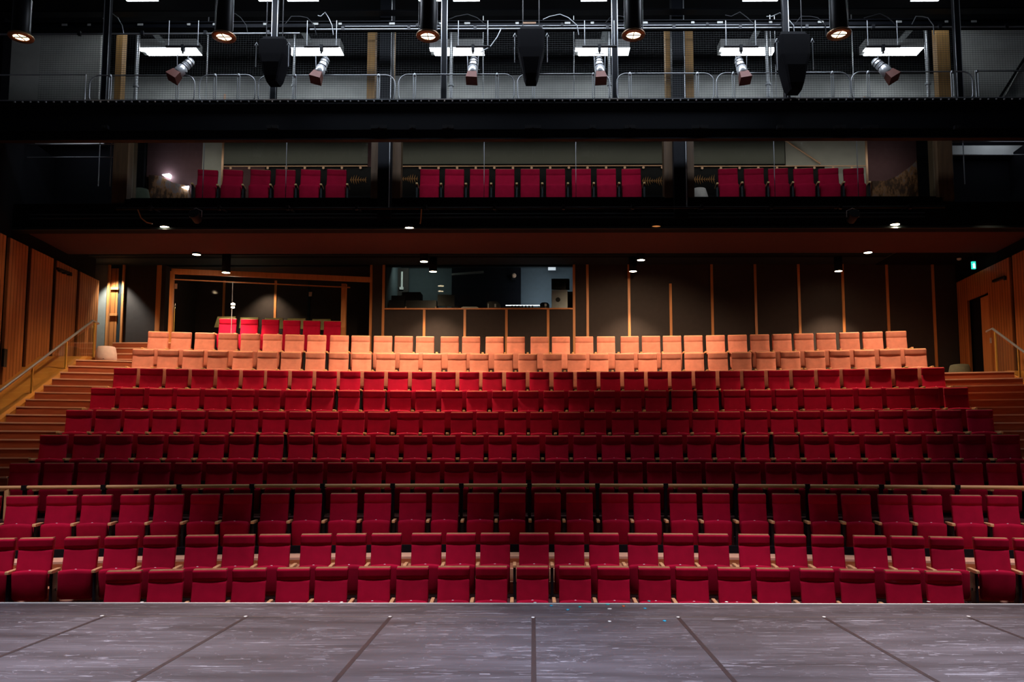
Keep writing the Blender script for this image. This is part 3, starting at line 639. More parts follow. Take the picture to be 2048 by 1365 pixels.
# ------------------------------------------------------------------ poufs
def pouf(x, Y, z, mat, label, w_, h_):
    t = thing('pouf', (x, Y, z), label, 'pouf')
    r = w_ / 2
    m = MB(); m.lathe([(r * 0.78, 0), (r * 0.92, 0.02), (r, h_ * 0.3), (r * 0.97, h_ * 0.55), (r * 0.86, h_ * 0.88), (r * 0.78, h_ * 0.975), (r * 0.6, h_)], n=28); m.build('body', M[mat], t)
    MB().lathe([(r * 0.70, 0), (r * 0.70, 0.012)], (0, 0, -0.004), 24).build('base', M['plastic'], t)
    MB().tube([(r * 0.2, -r * 0.985, h_ * 0.22), (r * 0.33, -r * 0.95, h_ * 0.22)], 0.006, 6).build('pull_tab', M['plastic'], t)
pouf(X(212.5, 19.2, 705), 19.2, LAND_L, 'pouf_white', 'pale grey rounded pouf on the left landing beside the handrail', 0.48, 0.41)
pouf(X(1919, 20.3, 730), 20.3, LAND_R, 'pouf_green', 'dark grey green rounded pouf on the right landing by the door', 0.53, 0.42)
# right side door in the timber wall
pa = Vector((wallpt(1, 20.45), 20.45, LAND_R)); pb = Vector((wallpt(1, 21.65), 21.65, LAND_R)); ang = math.atan2(pb.y - pa.y, pb.x - pa.x)
d2 = box('door_2', 0, 1.2, -0.10, -0.06, 0, 2.33, M['matte_black']); d2.location = pa; d2.rotation_euler = (0, 0, ang); struct(d2)
box('door_leaf', 0.04, 0.62, -0.02, 0.02, 0.01, 2.28, M['batten'], d2); box('lever_handle', 0.08, 0.12, 0.02, 0.07, 1.0, 1.14, M['chrome'], d2)
t = thing('door_closer', (wallpt(1, 19.9) - 0.08, 19.9, ZW - 0.45), 'small black camera bracket on the right timber wall above the door', 'bracket')
box('plate', -0.04, 0.04, -0.25, 0.25, -0.03, 0.03, M['plastic'], t); MB().lathe([(0.04, 0), (0.04, 0.09)], (0, -0.25, -0.08), 10).build('sensor', M['plastic'], t)
t = thing('camera_bracket', (wallpt(-1, 19.9) + 0.07, 19.9, at(126, 543, 19.9).z), 'small black metal fixture high on the left timber wall', 'bracket')
box('plate', -0.03, 0.03, -0.3, 0.3, -0.03, 0.03, M['plastic'], t)
for i in range(3): box('lug', -0.04, 0.04, -0.25 + i * 0.22, -0.15 + i * 0.22, -0.06, -0.02, M['plastic'], t)
for sx, sy, lab in ((-1, 17.45, 'small black box low on the left timber wall between two panels'), (1, 18.05, 'small dark wall box beside the right handrail')):
    xx = wallpt(sx, sy) - sx * 0.06; zz = H + (905.6 - (715 if sx < 0 else 735)) / F * sy
    tag(box('wall_box_fitting', xx - 0.03, xx + 0.03, sy - 0.05, sy + 0.05, zz - 0.2, zz + 0.2, M['plastic']), lab, 'fitting')
# exit sign
p = at(1947, 531, 21.0)
t = thing('exit_sign', p, 'small glowing green exit sign above the right timber wall', 'sign')
box('lightbox', -0.05, 0.05, -0.025, 0.025, -0.10, 0.10, M['exit'], t)
m = MB(); m.box(-0.03, 0.03, -0.03, -0.0255, -0.08, 0.0); m.box(-0.01, 0.01, -0.03, -0.0255, 0.03, 0.06); m.box(-0.04, 0.03, -0.03, -0.0255, 0.01, 0.03); m.build('pictogram', M['exit_w'], t)
MB().tube([(0, 0, 0.10), (0, 0, ZC - p.z - 0.02)], 0.008, 6).build('hanger', M['plastic'], t)
# smoke detectors
for px, py, lab in ((627, 502.5, 'white smoke detector on the soffit left of centre'), (1557, 498, 'white smoke detector on the soffit right of centre'), (1918, 517, 'pale detector under the soffit near the green exit sign')):
    Y = ysoff(py); p = at(px, py, Y)
    t = thing('smoke_detector', (p.x, p.y, ZC - (0.02 if px > 1800 else 0)), lab, 'smoke detector', None)
    MB().lathe([(0.055, -0.0), (0.06, -0.02), (0.045, -0.05), (0.01, -0.06)], n=16).build('body', M['white'], t)

# ------------------------------------------------------------------ soffit downlights
def downlight(px, py, Y, on=True, E=160, lab='', cone=95, hang=None, fwd=-0.25):
    p = at(px, py, Y)
    t = thing('downlight', p, lab, 'downlight', 'round downlights over the rear seating')
    top = (hang if hang else ZC) - p.z
    MB().lathe([(0.09, 0.03), (0.105, 0.0), (0.11, 0.0), (0.11, max(0.08, top)), (0.02, max(0.08, top))], n=20).build('housing', M['matte_black'], t)
    MB().lathe([(0.005, -0.012), (0.06, -0.006), (0.10, 0.004), (0.10, 0.02), (0.005, 0.02)], n=20).build('lens', M['lamp_on'] if on else M['lamp_dim'], t)
    if E:
        light('downlight_beam', 'SPOT', (p.x, p.y, p.z - 0.03), E, WARM, aim=(p.x, p.y + fwd, p.z - 3), size=0.09, spot=cone, blend=0.75)
E1, E2, E3 = 1700, 330, 1000
downlight(330, 455, 17.72, True, E1, 'leftmost glowing downlight below the gallery front', hang=ZF + 0.1, cone=125, fwd=1.5)
downlight(819, 457, 17.72, True, E1, 'glowing downlight below the gallery front left of centre', hang=ZF + 0.1, cone=125, fwd=1.5)
downlight(1312, 454, 17.72, False, 2300, 'hooded dim downlight below the gallery front right of centre', hang=ZF + 0.1, cone=90, fwd=3.4)
downlight(1790, 450, 17.72, True, E1 * 1.45, 'rightmost glowing downlight below the gallery front', hang=ZF + 0.1, cone=125, fwd=1.5)
for px, py, w_ in ((393, 510, 'leftmost'), (848, 524, 'second from the left'), (1282, 521, 'third from the left'), (1736, 506, 'rightmost')):
    downlight(px, py, 20.3 if py < 515 else 20.9, True, E2, 'glowing downlight in the middle row of the soffit, ' + w_)
for px, py, w_ in ((452, 546, 'leftmost'), (866, 544, 'second from the left'), (1266, 543.5, 'third from the left'), (1677, 543, 'rightmost')):
    downlight(px, py, 21.9 if px > 500 else 20.85, True, E3, 'glowing downlight hanging nearest the back wall, ' + w_)
# unseen lamps added to brighten the grey wall return and the timber walls
light('landing_fill', 'SPOT', (-12.02, 22.35, ZC - 0.15), 420, (1.0, 0.98, 0.88), aim=(-12.05, 22.62, 4), size=0.05, spot=85, blend=0.6)
light('landing_fill', 'SPOT', (-10.6, 20.0, ZC - 0.15), 300, WARM, aim=(-10.4, 19.2, 4), size=0.05, spot=95, blend=0.8)
light('landing_fill', 'SPOT', (-10.4, 17.0, ZC + 0.2), 45, WARM, aim=(-10.6, 16.8, 3), size=0.1, spot=100, blend=0.8)
light('landing_fill', 'SPOT', (10.2, 17.2, ZC + 0.2), 110, WARM, aim=(10.5, 17.0, 3), size=0.1, spot=100, blend=0.8)

# ------------------------------------------------------------------ gallery with windows above the rear rows
gx0, gx1 = at(250, 395, GY).x, at(1884, 395, GY).x
ZGB = at(1066, 397, GY).z; ZSLAB = at(1066, 277, 19.75).z; ZGT = at(1066, 262, GY).z
cols = [at(772, 340, GY).x, at(1358, 340, GY).x]
m = MB(); m.box(-13.2, 13.2, GY - 0.05, GY + 0.25, ZF, ZGB - 0.12); m.box(gx0, gx1, GY - 0.02, GY + 0.3, ZGB - 0.12, ZGB)
struct(m.build('wall_gallery_front', M['matte_black']))
struct(box('trim_50', -12.5, 12.5, GY - 0.10, GY - 0.05, ZF + 0.0, ZF + 0.05, M['soffit']))
struct(box('floor', -13.2, 13.2, GY + 0.25, 20.4, ZGB - 0.62, ZGB - 0.5, M['tier']))
for i, cx in enumerate(cols):
    t = thing('steel_column', (cx, GY - 0.1, ZGB - 0.5), 'black box column with ochre side linings, %s of the two' % ('left' if i == 0 else 'right'), 'column')
    box('shaft', -0.15, 0.15, -0.10, 0.15, 0, 5.4, M['dark_steel'], t)
    for s in (-1, 1): box('reveal', s * 0.15 if s > 0 else -0.34, 0.34 if s > 0 else -0.15, 0.08, 0.35, 0.4, 2.4, M['ochre_shaded'], t)
    MB().tube([(0.12, -0.13, 0.2), (0.12, -0.13, 5.2)], 0.012, 6).build('conduit', M['steel'], t)
wins = [(gx0 + 0.12, cols[0] - 0.34, (405, 571)), (cols[0] + 0.34, cols[1] - 0.34, (968, 1152)), (cols[1] + 0.34, gx1 - 0.12, (1550, 1717))]
for i, (a, b, js) in enumerate(wins):
    fr = struct(box('window_%d' % (3 + i), a, b, GY + 0.02, GY + 0.10, ZGB - 0.0, ZGB + 0.035, M['dark_steel']))
    xs = [a] + [at(j, 340, GY).x for j in js] + [b]
    for u, v in zip(xs[:-1], xs[1:]): box('pane', u + 0.006, v - 0.006, GY + 0.05, GY + 0.058, ZGB + 0.035, ZGT, M['glass'], fr)
    for u in xs[1:-1]: box('glass_joint', u - 0.006, u + 0.006, GY + 0.04, GY + 0.065, ZGB + 0.035, ZGT, M['steel'], fr)
for i, gx in enumerate((gx0 - 0.18, gx1 + 0.05)):
    struct(box('trim_%d' % (51 + i), gx - 0.12, gx + 0.22, GY - 0.02, GY + 0.4, ZGB - 0.3, ZGT + 0.6, M['ochre_shaded']))
struct(box('wall_gallery_back', gx0 - 0.5, gx1 + 0.5, 19.75, 19.85, ZGB - 0.5, ZSLAB, M['mauve']))
# blinds, wall rail with brackets
for i, (a, b) in enumerate(((447, 735), (787, 1333), (1386, 1570))):
    Y = 19.6; p0, p1 = at(a, 329, Y), at(b, 329, Y)
    t = thing('roller_blind', ((p0.x + p1.x) / 2, Y, p0.z), 'grey green roller blind behind the %s gallery window' % ('left', 'middle', 'right')[i], 'blind', 'gallery blinds')
    hw = (p1.x - p0.x) / 2
    m = MB(); n = 30; m.rings([[(-hw + 2 * hw * k / n, 0.012 * math.sin(k * 1.3), 0), (-hw + 2 * hw * k / n, 0.012 * math.sin(k * 1.3) + 0.01, 0), (-hw + 2 * hw * k / n, 0.01 + 0.006 * math.sin(k), ZSLAB - p0.z), (-hw + 2 * hw * k / n, 0.006 * math.sin(k), ZSLAB - p0.z)] for k in range(n + 1)]); m.build('cloth', M['blind'], t)
    MB().tube([(-hw, 0, -0.01), (hw, 0, -0.01)], 0.016, 8).build('bottom_bar', M['dark_steel'], t)
for i, (a, b) in enumerate(((446, 735), (787, 1333), (1388, 1732))):
    Y = 19.45; p0, p1 = at(a, 333, Y), at(b, 331.5 if i < 2 else 327, Y)
    t = thing('wall_rail', (0, Y, p0.z), 'pale rail with round studs behind the %s gallery seats' % ('left', 'middle', 'right')[i], 'rail', 'gallery rails')
    MB().tube([(p0.x, 0, 0), (p1.x, 0, 0)], 0.016, 6).build('bar', M['nosing'], t)
    k = 0; x = p0.x + 0.2
    while x < p1.x - 0.05:
        MB().lathe([(0.005, 0), (0.032, 0.005), (0.032, 0.02)], (x, 0, -0.05), 8, Matrix.Rotation(R_(90), 3, 'X')).build('stud', M['nosing'], t); x += 0.465
struct(box('wall_gallery_dado', gx0 + 2.6, gx1 - 2.0, 19.50, 19.56, ZGB - 0.5, at(1066, 333, 19.5).z, M['dark_steel']))
struct(box('wall_gallery_right', at(1571, 330, 19.7).x, at(1732, 330, 19.7).x, 19.68, 19.74, ZGB - 0.5, ZSLAB, M['concrete']))
struct(box('wall_gallery_left', at(405, 330, 19.7).x, at(446, 330, 19.7).x, 19.68, 19.74, ZGB - 0.5, ZSLAB, M['concrete']))
t = thing('stair_rail_bar', at(1568, 279, 19.6), 'sloping pale handrail on the wall at the right gallery window', 'handrail')
q = at(1641, 328, 19.6) - at(1568, 279, 19.6); MB().tube([(0, 0, 0), tuple(q)], 0.022, 8).build('bar', M['nosing'], t)
for px, y1, lab in ((444, 360, 'thin pale pole standing behind the left gallery window'), (1735, 366, 'thin pale pole standing behind the right gallery window')):
    p = at(px, y1, 19.3); t = thing('pole', (p.x, p.y, p.z), lab, 'pole'); MB().tube([(0, 0, -0.5), (0, 0, 2.2)], 0.03, 8).build('shaft', M['nosing'], t)
# rocky mural right, small mural left, ferns
m = MB(); P = [at(x, y, 19.64) for x, y in ((1745, 400), (1880, 400), (1880, 290), (1850, 305), (1825, 330), (1795, 352), (1770, 362), (1745, 362))]; m.prism(P, (0, 0, 0), (0, 0.105, 0))
tag(m.build('mural_panel', M['rock']), 'brown rocky mural panel at the right end of the gallery', 'mural')
m = MB(); P = [at(x, y, 19.64) for x, y in ((297, 400), (380, 400), (375, 372), (345, 365), (320, 352), (297, 350))]; m.prism(P, (0, 0, 0), (0, 0.105, 0))
tag(m.build('mural_panel', M['rock']), 'dark speckled mural panel at the left end of the gallery', 'mural')
m = MB(); P = [at(x, y, 19.6) for x, y in ((247, 400), (262, 400), (264, 300), (248, 296))]; m.prism(P, (0, 0, 0), (0, 0.105, 0))
tag(m.build('mural_panel', M['rock']), 'narrow stone coloured strip beside the left gallery post', 'mural')
for px, py, lab in ((331, 351, 'small bright lamp showing in the upper left of the gallery'), (370, 376, 'small bright lamp showing lower in the left end of the gallery')):
    p = at(px, py, 19.60); t = thing('gallery_lamp', p, lab, 'lamp'); m = MB(); m.prism([(-0.09, 0, 0.02), (0.07, 0, -0.04), (0.09, 0, 0.05)], (0, 0, 0), (0, 0.149 if py < 360 else 0.038, 0)); m.build('lens', M['tube_on'], t)
def fern(a, b, py, lab):
    p0, p1 = at(a, py, 19.48), at(b, py, 19.48); L = p1.x - p0.x
    t = thing('fern_relief', p0, lab, 'relief', 'orange fern leaves on the gallery wall'); m = MB(); m.bar((0, 0, 0), (L, 0, 0), 0.01, 0.012)
    n = int(L / 0.055)
    for i in range(n):
        x = L * i / n; ll = 0.13 * (0.7 + 0.3 * math.sin(i))
        for s in (-1, 1): m.prism([(x, 0, 0), (x + 0.035, 0, 0), (x + 0.05, 0, s * ll)], (0, 0, 0), (0, 0.012, 0))
    m.build('leaf', M['fern'], t)
fern(786, 836, 358, 'orange fern leaf left of the middle gallery seats')
fern(1284, 1333, 362, 'orange fern leaf right of the middle gallery seats')
fern(1388, 1430, 359, 'orange fern leaf left of the right gallery seats')
fern(700, 733, 360, 'faint fern leaf right of the left gallery seats')
# gallery seats
ZGS = at(1060, 341, 18.75).z - BACK
struct(box('floor', gx0 - 0.2, gx1 - 0.4, 18.25, 19.5, ZGB - 0.6, ZGS - 0.005, M['tier']))
for bay, pxs in (('left', (418, 468, 523, 573, 623, 675)), ('middle', (860.5, 909.7, 959.6, 1010, 1060.4, 1111, 1162.2, 1212, 1261.7)), ('right', (1454.3, 1506, 1554.4, 1604.7, 1654.6, 1705))):
    for i, px in enumerate(pxs):
        p = at(px, 341, 18.75)
        seat((p.x, 18.75, ZGS), -math.atan2(p.x, 18.75 + RC), 'crimson', 'dim crimson seat behind the %s gallery window, %s from the left' % (bay, ordw(i + 1)), 'crimson seats behind the %s gallery window' % bay, 0.285, 0.285 if i == 0 else None)
t = thing('pouf', (at(250, 390, 18.6).x + 0.32, 18.75, ZGS), 'green rounded stool at the far left of the gallery', 'stool'); MB().lathe([(0.2, 0), (0.22, 0.2), (0.15, 0.5), (0.05, 0.52)], n=20).build('body', M['pouf_green'], t)
t = thing('stool', (at(1398, 390, 18.6).x, 18.6, ZGS), 'pale rounded stool beside the right column in the gallery', 'stool'); MB().lathe([(0.2, 0), (0.22, 0.2), (0.16, 0.42), (0.05, 0.45)], n=20).build('body', M['pouf_white'], t)
light('gallery_fill', 'AREA', (0, 19.0, 8.8), 19, (1.0, 0.88, 0.74), aim=(0, 19.75, 8.55), size=18.5, size_y=0.3)  # unseen strip lamp added to wash the gallery back wall
# side galleries beyond the windows
for s, nm in ((-1, 'left'), (1, 'right')):
    xa = (gx0 - 0.45) if s < 0 else (gx1 + 0.35); xb = s * 12.9
    struct(box('wall_side_gallery_%s' % nm, min(xa, xb), max(xa, xb), 19.5, 19.6, ZGB - 0.5, ZSLAB, M['matte_black']))
    t = thing('side_rail', (s * 11, 18.2, ZGB), 'thin steel guard rail in the dark %s side gallery' % nm, 'railing')
    z1, z2 = at(100, 289, 18.2).z - ZGB, at(100, 315, 18.2).z - ZGB
    for zz in (z1, z2): MB().tube([(xa - s * 0.05 - s * 11, 0, zz), (s * 1.8, 0, zz)], 0.012, 6).build('bar', M['steel'], t)
    for xx in ((198, 221) if s < 0 else (1905, 1928)): q = at(xx, 330, 18.2).x; MB().tube([(q - s * 11, 0, z2 - 0.7), (q - s * 11, 0, z1 + 0.4)], 0.014, 6).build('upright', M['steel'], t)
    p = at(110 if s < 0 else 2000, 283 if s < 0 else 305, 19.3); struct(box('trim_%d' % (60 + s), p.x - 1.25, p.x + 1.25, 19.25, 19.3, at(0, 291 if s < 0 else 317, 19.3).z, at(0, 282 if s < 0 else 298, 19.3).z, M['concrete']))
light('side_gallery_light', 'AREA', (11.3, 18.6, 9.3), 4, COOL, aim=(11.3, 19.4, 8), size=1)
light('side_gallery_light', 'AREA', (-11.0, 18.6, 9.3), 4, COOL, aim=(-11.0, 19.4, 8), size=1)
# pipes on the gallery fascia
def hpipe(name, a, b, py, Y, r, mat, lab, clamps=0):
    p0, p1 = at(a, py, Y), at(b, py, Y)
    t = thing(name, ((p0.x + p1.x) / 2, Y, p0.z), lab, 'pipe'); L = (p1.x - p0.x) / 2
    MB().tube([(-L, 0, 0), (L, 0, 0)], r, 10).build('tube', M[mat], t)
    for i in range(clamps):
        x = -L + 2 * L * (i + 0.5) / clamps; MB().box(x - 0.03, x + 0.03, -r * 1.5, r * 1.5, -r * 1.5, r * 3.0).box(x - 0.02, x + 0.02, 0.0, 0.44 if 17 < Y < 17.5 else 0.01, 0.045, 0.07).build('clamp', M['black_metal'], t)
    return t
hpipe('lighting_bar', 232, 1890, 418, 17.3, 0.024, 'dark_steel', 'long dark lighting bar in front of the gallery fascia', 12)
hpipe('conduit', 60, 1850, 437, GY - 0.1, 0.02, 'soffit', 'upper brown conduit along the gallery fascia')
hpipe('conduit', 60, 1850, 430, GY - 0.1, 0.015, 'soffit', 'thin brown conduit just above the thicker one on the fascia')
for px, lab in ((392, 'small black spotlight clamped on the gallery bar at the left'), (1705, 'small black spotlight clamped on the gallery bar at the right')):
    p = at(px, 422, 17.25); t = thing('spotlight', p, lab, 'spotlight'); rm = Matrix.Rotation(R_(65), 3, 'X')
    MB().lathe([(0.05, -0.16), (0.09, -0.12), (0.10, 0.02), (0.12, 0.12), (0.115, 0.13)], (0, 0, -0.14), 14, rm).build('body', M['dark_steel'], t)
    MB().tube([(-0.13, 0, -0.14), (-0.13, 0, 0.0), (0, 0, 0.06), (0.13, 0, 0.0), (0.13, 0, -0.14)], 0.01, 6).build('yoke', M['steel'], t)
for px, lab in ((275, 'left drooping red brown cable under the gallery bar'), (843, 'middle red brown cable under the gallery bar')):
    p = at(px, 418, 17.3); q = at(px + (18 if px < 400 else -2), 448, 17.3) - p; t = thing('cable', p, lab, 'cable'); MB().tube([(0, 0, 0), (q.x * 0.4, 0, q.z * 0.6), (q.x, 0, q.z * 0.9), (q.x * 1.6, 0, q.z)], 0.014, 6).build('cord', M['batten'], t)
def atz(px, py, Z):
    r = FWD + RGT * ((px - CX) / F) + UPV * ((CY - py) / F)
    return r * ((Z - H) / r.z) + Vector((0, 0, H))
# ------------------------------------------------------------------ lighting bridge across the hall
BY = 15.5
ZB0, ZB1 = at(1066, 280, BY).z, at(1066, 199, BY).z
t = thing('lighting_bridge', (0, BY, ZB0), 'black steel lighting bridge spanning the whole hall above the seats', 'catwalk')
hB = ZB1 - ZB0
box('front_girder', -12.6, 12.6, 0, 0.10, 0.0, hB - 0.02, M['dark_steel'], t)
box('rear_girder', -12.6, 12.6, 1.45, 1.55, hB - 0.12, hB - 0.02, M['dark_steel'], t)
m = MB()
for zz in (0.0, 0.20, hB - 0.10): m.box(-12.6, 12.6, -0.05, 0.0, zz, zz + 0.025)
m.build('flange', M['dark_steel'], t)
box('deck', -12.6, 12.6, -0.02, 1.6, hB - 0.03, hB, M['dark_steel'], t)
box('kick_rail', -12.6, 12.6, -0.03, -0.01, hB - 0.012, hB + 0.012, M['steel'], t)
m = MB(); x = -10.4
while x < 10.4: m.box(x - 0.012, x + 0.012, -0.072, -0.05, hB - 0.062, hB - 0.035); x += 0.157
tag(m.build('bolt_row', M['chrome'], t), 'row of small shiny bolts', kind='stuff')
for i, px in enumerate((210, 545, 758, 825, 896, 1066, 1185, 1260, 1400, 1560, 1680, 1740, 1915)):
    p = at(px, 255, BY - 0.1); wq = 0.06 + 0.05 * (i % 3)
    m = MB(); m.box(p.x - wq, p.x + wq, -0.13, -0.05, p.z - ZB0 - 0.03, p.z - ZB0 + 0.04); m.box(p.x - 0.015, p.x + 0.015, -0.15, -0.13, p.z - ZB0 - 0.02, p.z - ZB0 + 0.02); m.build('socket_box', M['black_metal'], t)
# hoop guard rails
HY = BY + 0.25
def hoop(a, b, yt, yb, posts, lab, l='r', r='r'):
    p0, p1 = at(a, yb, HY), at(b, yt, HY); h = at(a, yt, HY).z - p0.z; L = p1.x - p0.x; zb = ZB1 + 0.02
    t = thing('guard_rail', (p0.x + L / 2, HY, ZB1), lab, 'guard rail', 'hoop guard rails on the lighting bridge'); hw = L / 2; rr = 0.19; h = at(a, yt, HY).z - ZB1
    pts = []
    def corner(cx, cz, a0, a1):
        for k in range(6): q = a0 + (a1 - a0) * k / 5; pts.append((cx + rr * math.cos(q), 0, cz + rr * math.sin(q)))
    P2 = math.pi / 2; z0 = 0.03
    if l == 'r': corner(-hw + rr, z0 + rr, 3 * P2, 2 * P2); corner(-hw + rr, h - rr, 2 * P2, P2)
    else: pts.extend([(-hw, 0, 0.0), (-hw, 0, h)])
    if r == 'r': corner(hw - rr, h - rr, P2, 0); corner(hw - rr, z0 + rr, 0, -P2)
    else: pts.extend([(hw, 0, h), (hw, 0, 0.0)])
    MB().tube(pts, 0.013, 8).build('hoop', M['steel'], t)
    for px in posts:
        x = at(px, 170, HY).x - t.location.x
        m = MB(); m.tube([(x - 0.022, 0, 0), (x - 0.022, 0, h - 0.01)], 0.011, 6); m.tube([(x + 0.022, 0, 0), (x + 0.022, 0, h - 0.01)], 0.011, 6); m.lathe([(0.03, 0), (0.034, 0.03), (0.02, 0.05)], (x, 0, h - 0.03), 8)
        m.build('post', M['steel'], t)
hl = [(-40, 172, 150, [], 'straight steel guard rail at the far left of the bridge', 's', 's'), (178, 390, 151, [220, 355], 'rounded steel guard rail left of the leftmost spotlight', 'r', 'r'),
      (398, 511, 150, [430, 477], 'short rounded guard rail between the two left spotlights', 'r', 'r'), (516, 790, 151, [590, 757], 'long rounded guard rail behind the second spotlight', 'r', 'r'),
      (797, 1028, 149, [829, 994], 'rounded guard rail behind the third spotlight', 'r', 'r'), (1035, 1219, 148, [1067, 1187], 'rounded guard rail right of the central black loudspeaker', 'r', 'r'),
      (1234, 1427, 147, [1260, 1395], 'rounded guard rail right of the fourth spotlight', 'r', 'r'), (1434, 1574, 146, [1467], 'guard rail with one square end behind the fifth spotlight', 'r', 's'),
      (1600, 1699, 145, [1665], 'short guard rail right of the right loudspeaker', 's', 'r'), (1704, 1944, 144, [1737, 1905], 'rounded guard rail behind the rightmost spotlight', 'r', 'r'), (1953, 2100, 142, [1955], 'straight steel guard rail at the far right of the bridge', 's', 's')]
for a, b, yt, ps, lab, l, r in hl: hoop(a, b, yt, 196, ps, lab, l, r)
# vertical steel posts with gusset feet
for i, px in enumerate((209, 547, 888, 1230, 1574, 1919)):
    p = at(px, 195, 15.95)
    t = thing('bridge_post', (p.x, 15.95, ZB1), 'dark steel bridge post, %s from the left' % ordw(i + 1), 'post', 'steel posts on the lighting bridge')
    box('shaft', -0.055, 0.055, -0.055, 0.055, 0, 3.2, M['dark_steel'], t)
    m = MB()
    for s in (-1, 1): m.box(s * 0.058 - 0.006, s * 0.058 + 0.006, -0.062, -0.05, 0.0, 3.2)
    m.build('edge_strip', M['steel'], t)
    m = MB()
    for s in (-1, 1): m.prism([(s * 0.05, -0.02, 0), (s * 0.22, -0.02, 0), (s * 0.17, -0.02, 0.12), (s * 0.10, -0.02, 0.19), (s * 0.05, -0.02, 0.20)], (0, 0, 0), (0, 0.03, 0))
    m.build('gusset', M['black_metal'], t)
# ------------------------------------------------------------------ technical gallery behind the bridge
ZT = at(900, 100, 20.0).z
TB = 21.6
struct(box('wall_technical_gallery', -13, 13, TB, TB + 0.1, 8.5, ZT + 0.3, M['concrete']))
struct(box('ceiling', -13.2, 13.2, 15.2, TB + 0.2, ZT + 0.25, ZT + 0.35, M['matte_black']))
struct(box('floor', -13.2, 13.2, GY + 0.3, TB + 0.1, ZSLAB, ZSLAB + 0.08, M['dark_steel']))
struct(box('wall_technical_gallery_front', -13.2, 13.2, GY + 0.2, GY + 0.35, ZGT, ZSLAB + 0.04, M['matte_black']))
struct(box('trim_70', -13, 13, TB - 0.6, TB - 0.02, at(1066, 130, TB - 0.6).z, ZT + 0.3, M['matte_black']))
for s, (a, b) in ((-1, (-30, 203)), (1, (1926, 2080))):
    Y = 18.6; p0, p1 = at(a, 200, Y), at(b, 60, Y)
    struct(box('wall_side_%s' % ('left' if s < 0 else 'right'), p0.x, p1.x, Y, Y + 0.1, p0.z - 0.3, p1.z, M['concrete']))
struct(box('trim_71', at(0, 100, 18.5).x - 0.9, at(17, 100, 18.5).x, 18.3, 18.6, 8, ZT, M['matte_black']))
q = [at(x, y, 18.5) for x, y in ((1998, 215), (2060, 100), (2060, 215))]; m = MB(); m.prism(q, (0, 0, 0), (0, 0.05, 0)); struct(m.build('trim_72', M['concrete']))
q = [at(x, y, 18.45) for x, y in ((1994, 205), (2052, 112))]; m = MB(); m.bar(q[0], q[1], 0.05); struct(m.build('trim_73', M['matte_black']))
n_ = 74
for a, b in ((232, 251), (735, 753), (771, 790), (1331, 1350), (1365, 1384), (1874, 1893)):
    p0, p1 = at(a, 196, 18.1), at(b, 57, 18.1); struct(box('trim_%d' % n_, p0.x, p1.x, 18.0, 18.2, p0.z - 0.3, p1.z, M['ochre'])); n_ += 1
for i, px in enumerate((772, 1358)):
    pass
for px, wq, lab in ((277, 0.09, ''), (590, 0.07, ''), (903, 0.09, ''), (1218, 0.08, ''), (1533, 0.09, ''), (1851, 0.09, '')):
    p = at(px, 57, 18.9); i = (277, 590, 903, 1218, 1533, 1851).index(px)
    t = thing('downpipe', (p.x, p.y, ZSLAB + 0.08), 'pale vertical pipe in the technical gallery, %s from the left' % ordw(i + 1), 'pipe', 'vertical pipes in the technical gallery')
    MB().tube([(0, 0, 0), (0, 0, ZT - ZSLAB - 0.1)], wq / 2, 12).build('tube', M['steel'], t)
    m = MB(); m.lathe([(wq * 0.75, 0), (wq * 0.75, 0.05)], (0, 0, 0.9), 12); m.lathe([(wq * 0.75, 0), (wq * 0.75, 0.05)], (0, 0, 2.3), 12); m.build('coupling', M['steel'], t)
for px in (412, 966, 1148, 1544, 1708, 1553):
    p = at(px, 190, 18.2); i = sorted((412, 966, 1148, 1544, 1708, 1553)).index(px)
    t = thing('thin_rod', (p.x, p.y, ZSLAB + 0.08), 'thin steel rod behind the mesh screen, %s from the left' % ordw(i + 1), 'rod', 'thin rods in the technical gallery')
    MB().tube([(0, 0, 0), (0, 0, 2.4)], 0.012, 6).build('shaft', M['steel'], t)
# fluorescent fittings
for i, (a, b) in enumerate(((283, 398), (572, 684), (861, 968), (1150, 1258), (1438, 1548), (1725, 1840))):
    p0, p1 = atz((a + b) / 2, 104, ZT), atz(b, 104, ZT); hw = (at(b, 104, p0.y).x - at(a, 104, p0.y).x) / 2
    t = thing('fluorescent_light', (p0.x, p0.y, ZT), 'bright white ceiling light in the technical gallery, %s from the left' % ordw(i + 1), 'ceiling light', 'white ceiling lights in the technical gallery')
    dY_ = 0.20
    box('housing', -hw, hw, -dY_, dY_, 0.015, 0.25, M['white'], t)
    m = MB(); m.box(-hw, hw, -dY_, -0.02, 0, 0.015); m.box(-hw + 0.1, hw, 0.02, dY_, 0, 0.015); m.build('diffuser', M['tube_on'], t)
    MB().box(-0.08, 0.08, -1.1, -0.45, 0.02, 0.05).build('cable_tray', M['steel'], t)
for i, (a, b) in enumerate(((245, 308), (512, 538), (570, 632), (835, 880), (905, 958), (1163, 1215), (1252, 1272), (1490, 1560), (1830, 1885))):
    c = atz((a + b) / 2, -8, ZT + 0.1); hw = (at(b, 2, c.y).x - at(a, 2, c.y).x) / 2
    t = thing('fluorescent_light', (c.x, c.y, ZT + 0.1), 'white ceiling light cut by the top edge of the picture, %s from the left' % ordw(i + 1), 'ceiling light', 'white ceiling lights at the top edge')
    box('housing', -hw, hw, -0.3, 0.22, 0.015, 0.15, M['white'], t); box('diffuser', -hw, hw, -0.3, 0.22, 0, 0.015, M['tube_on'], t)
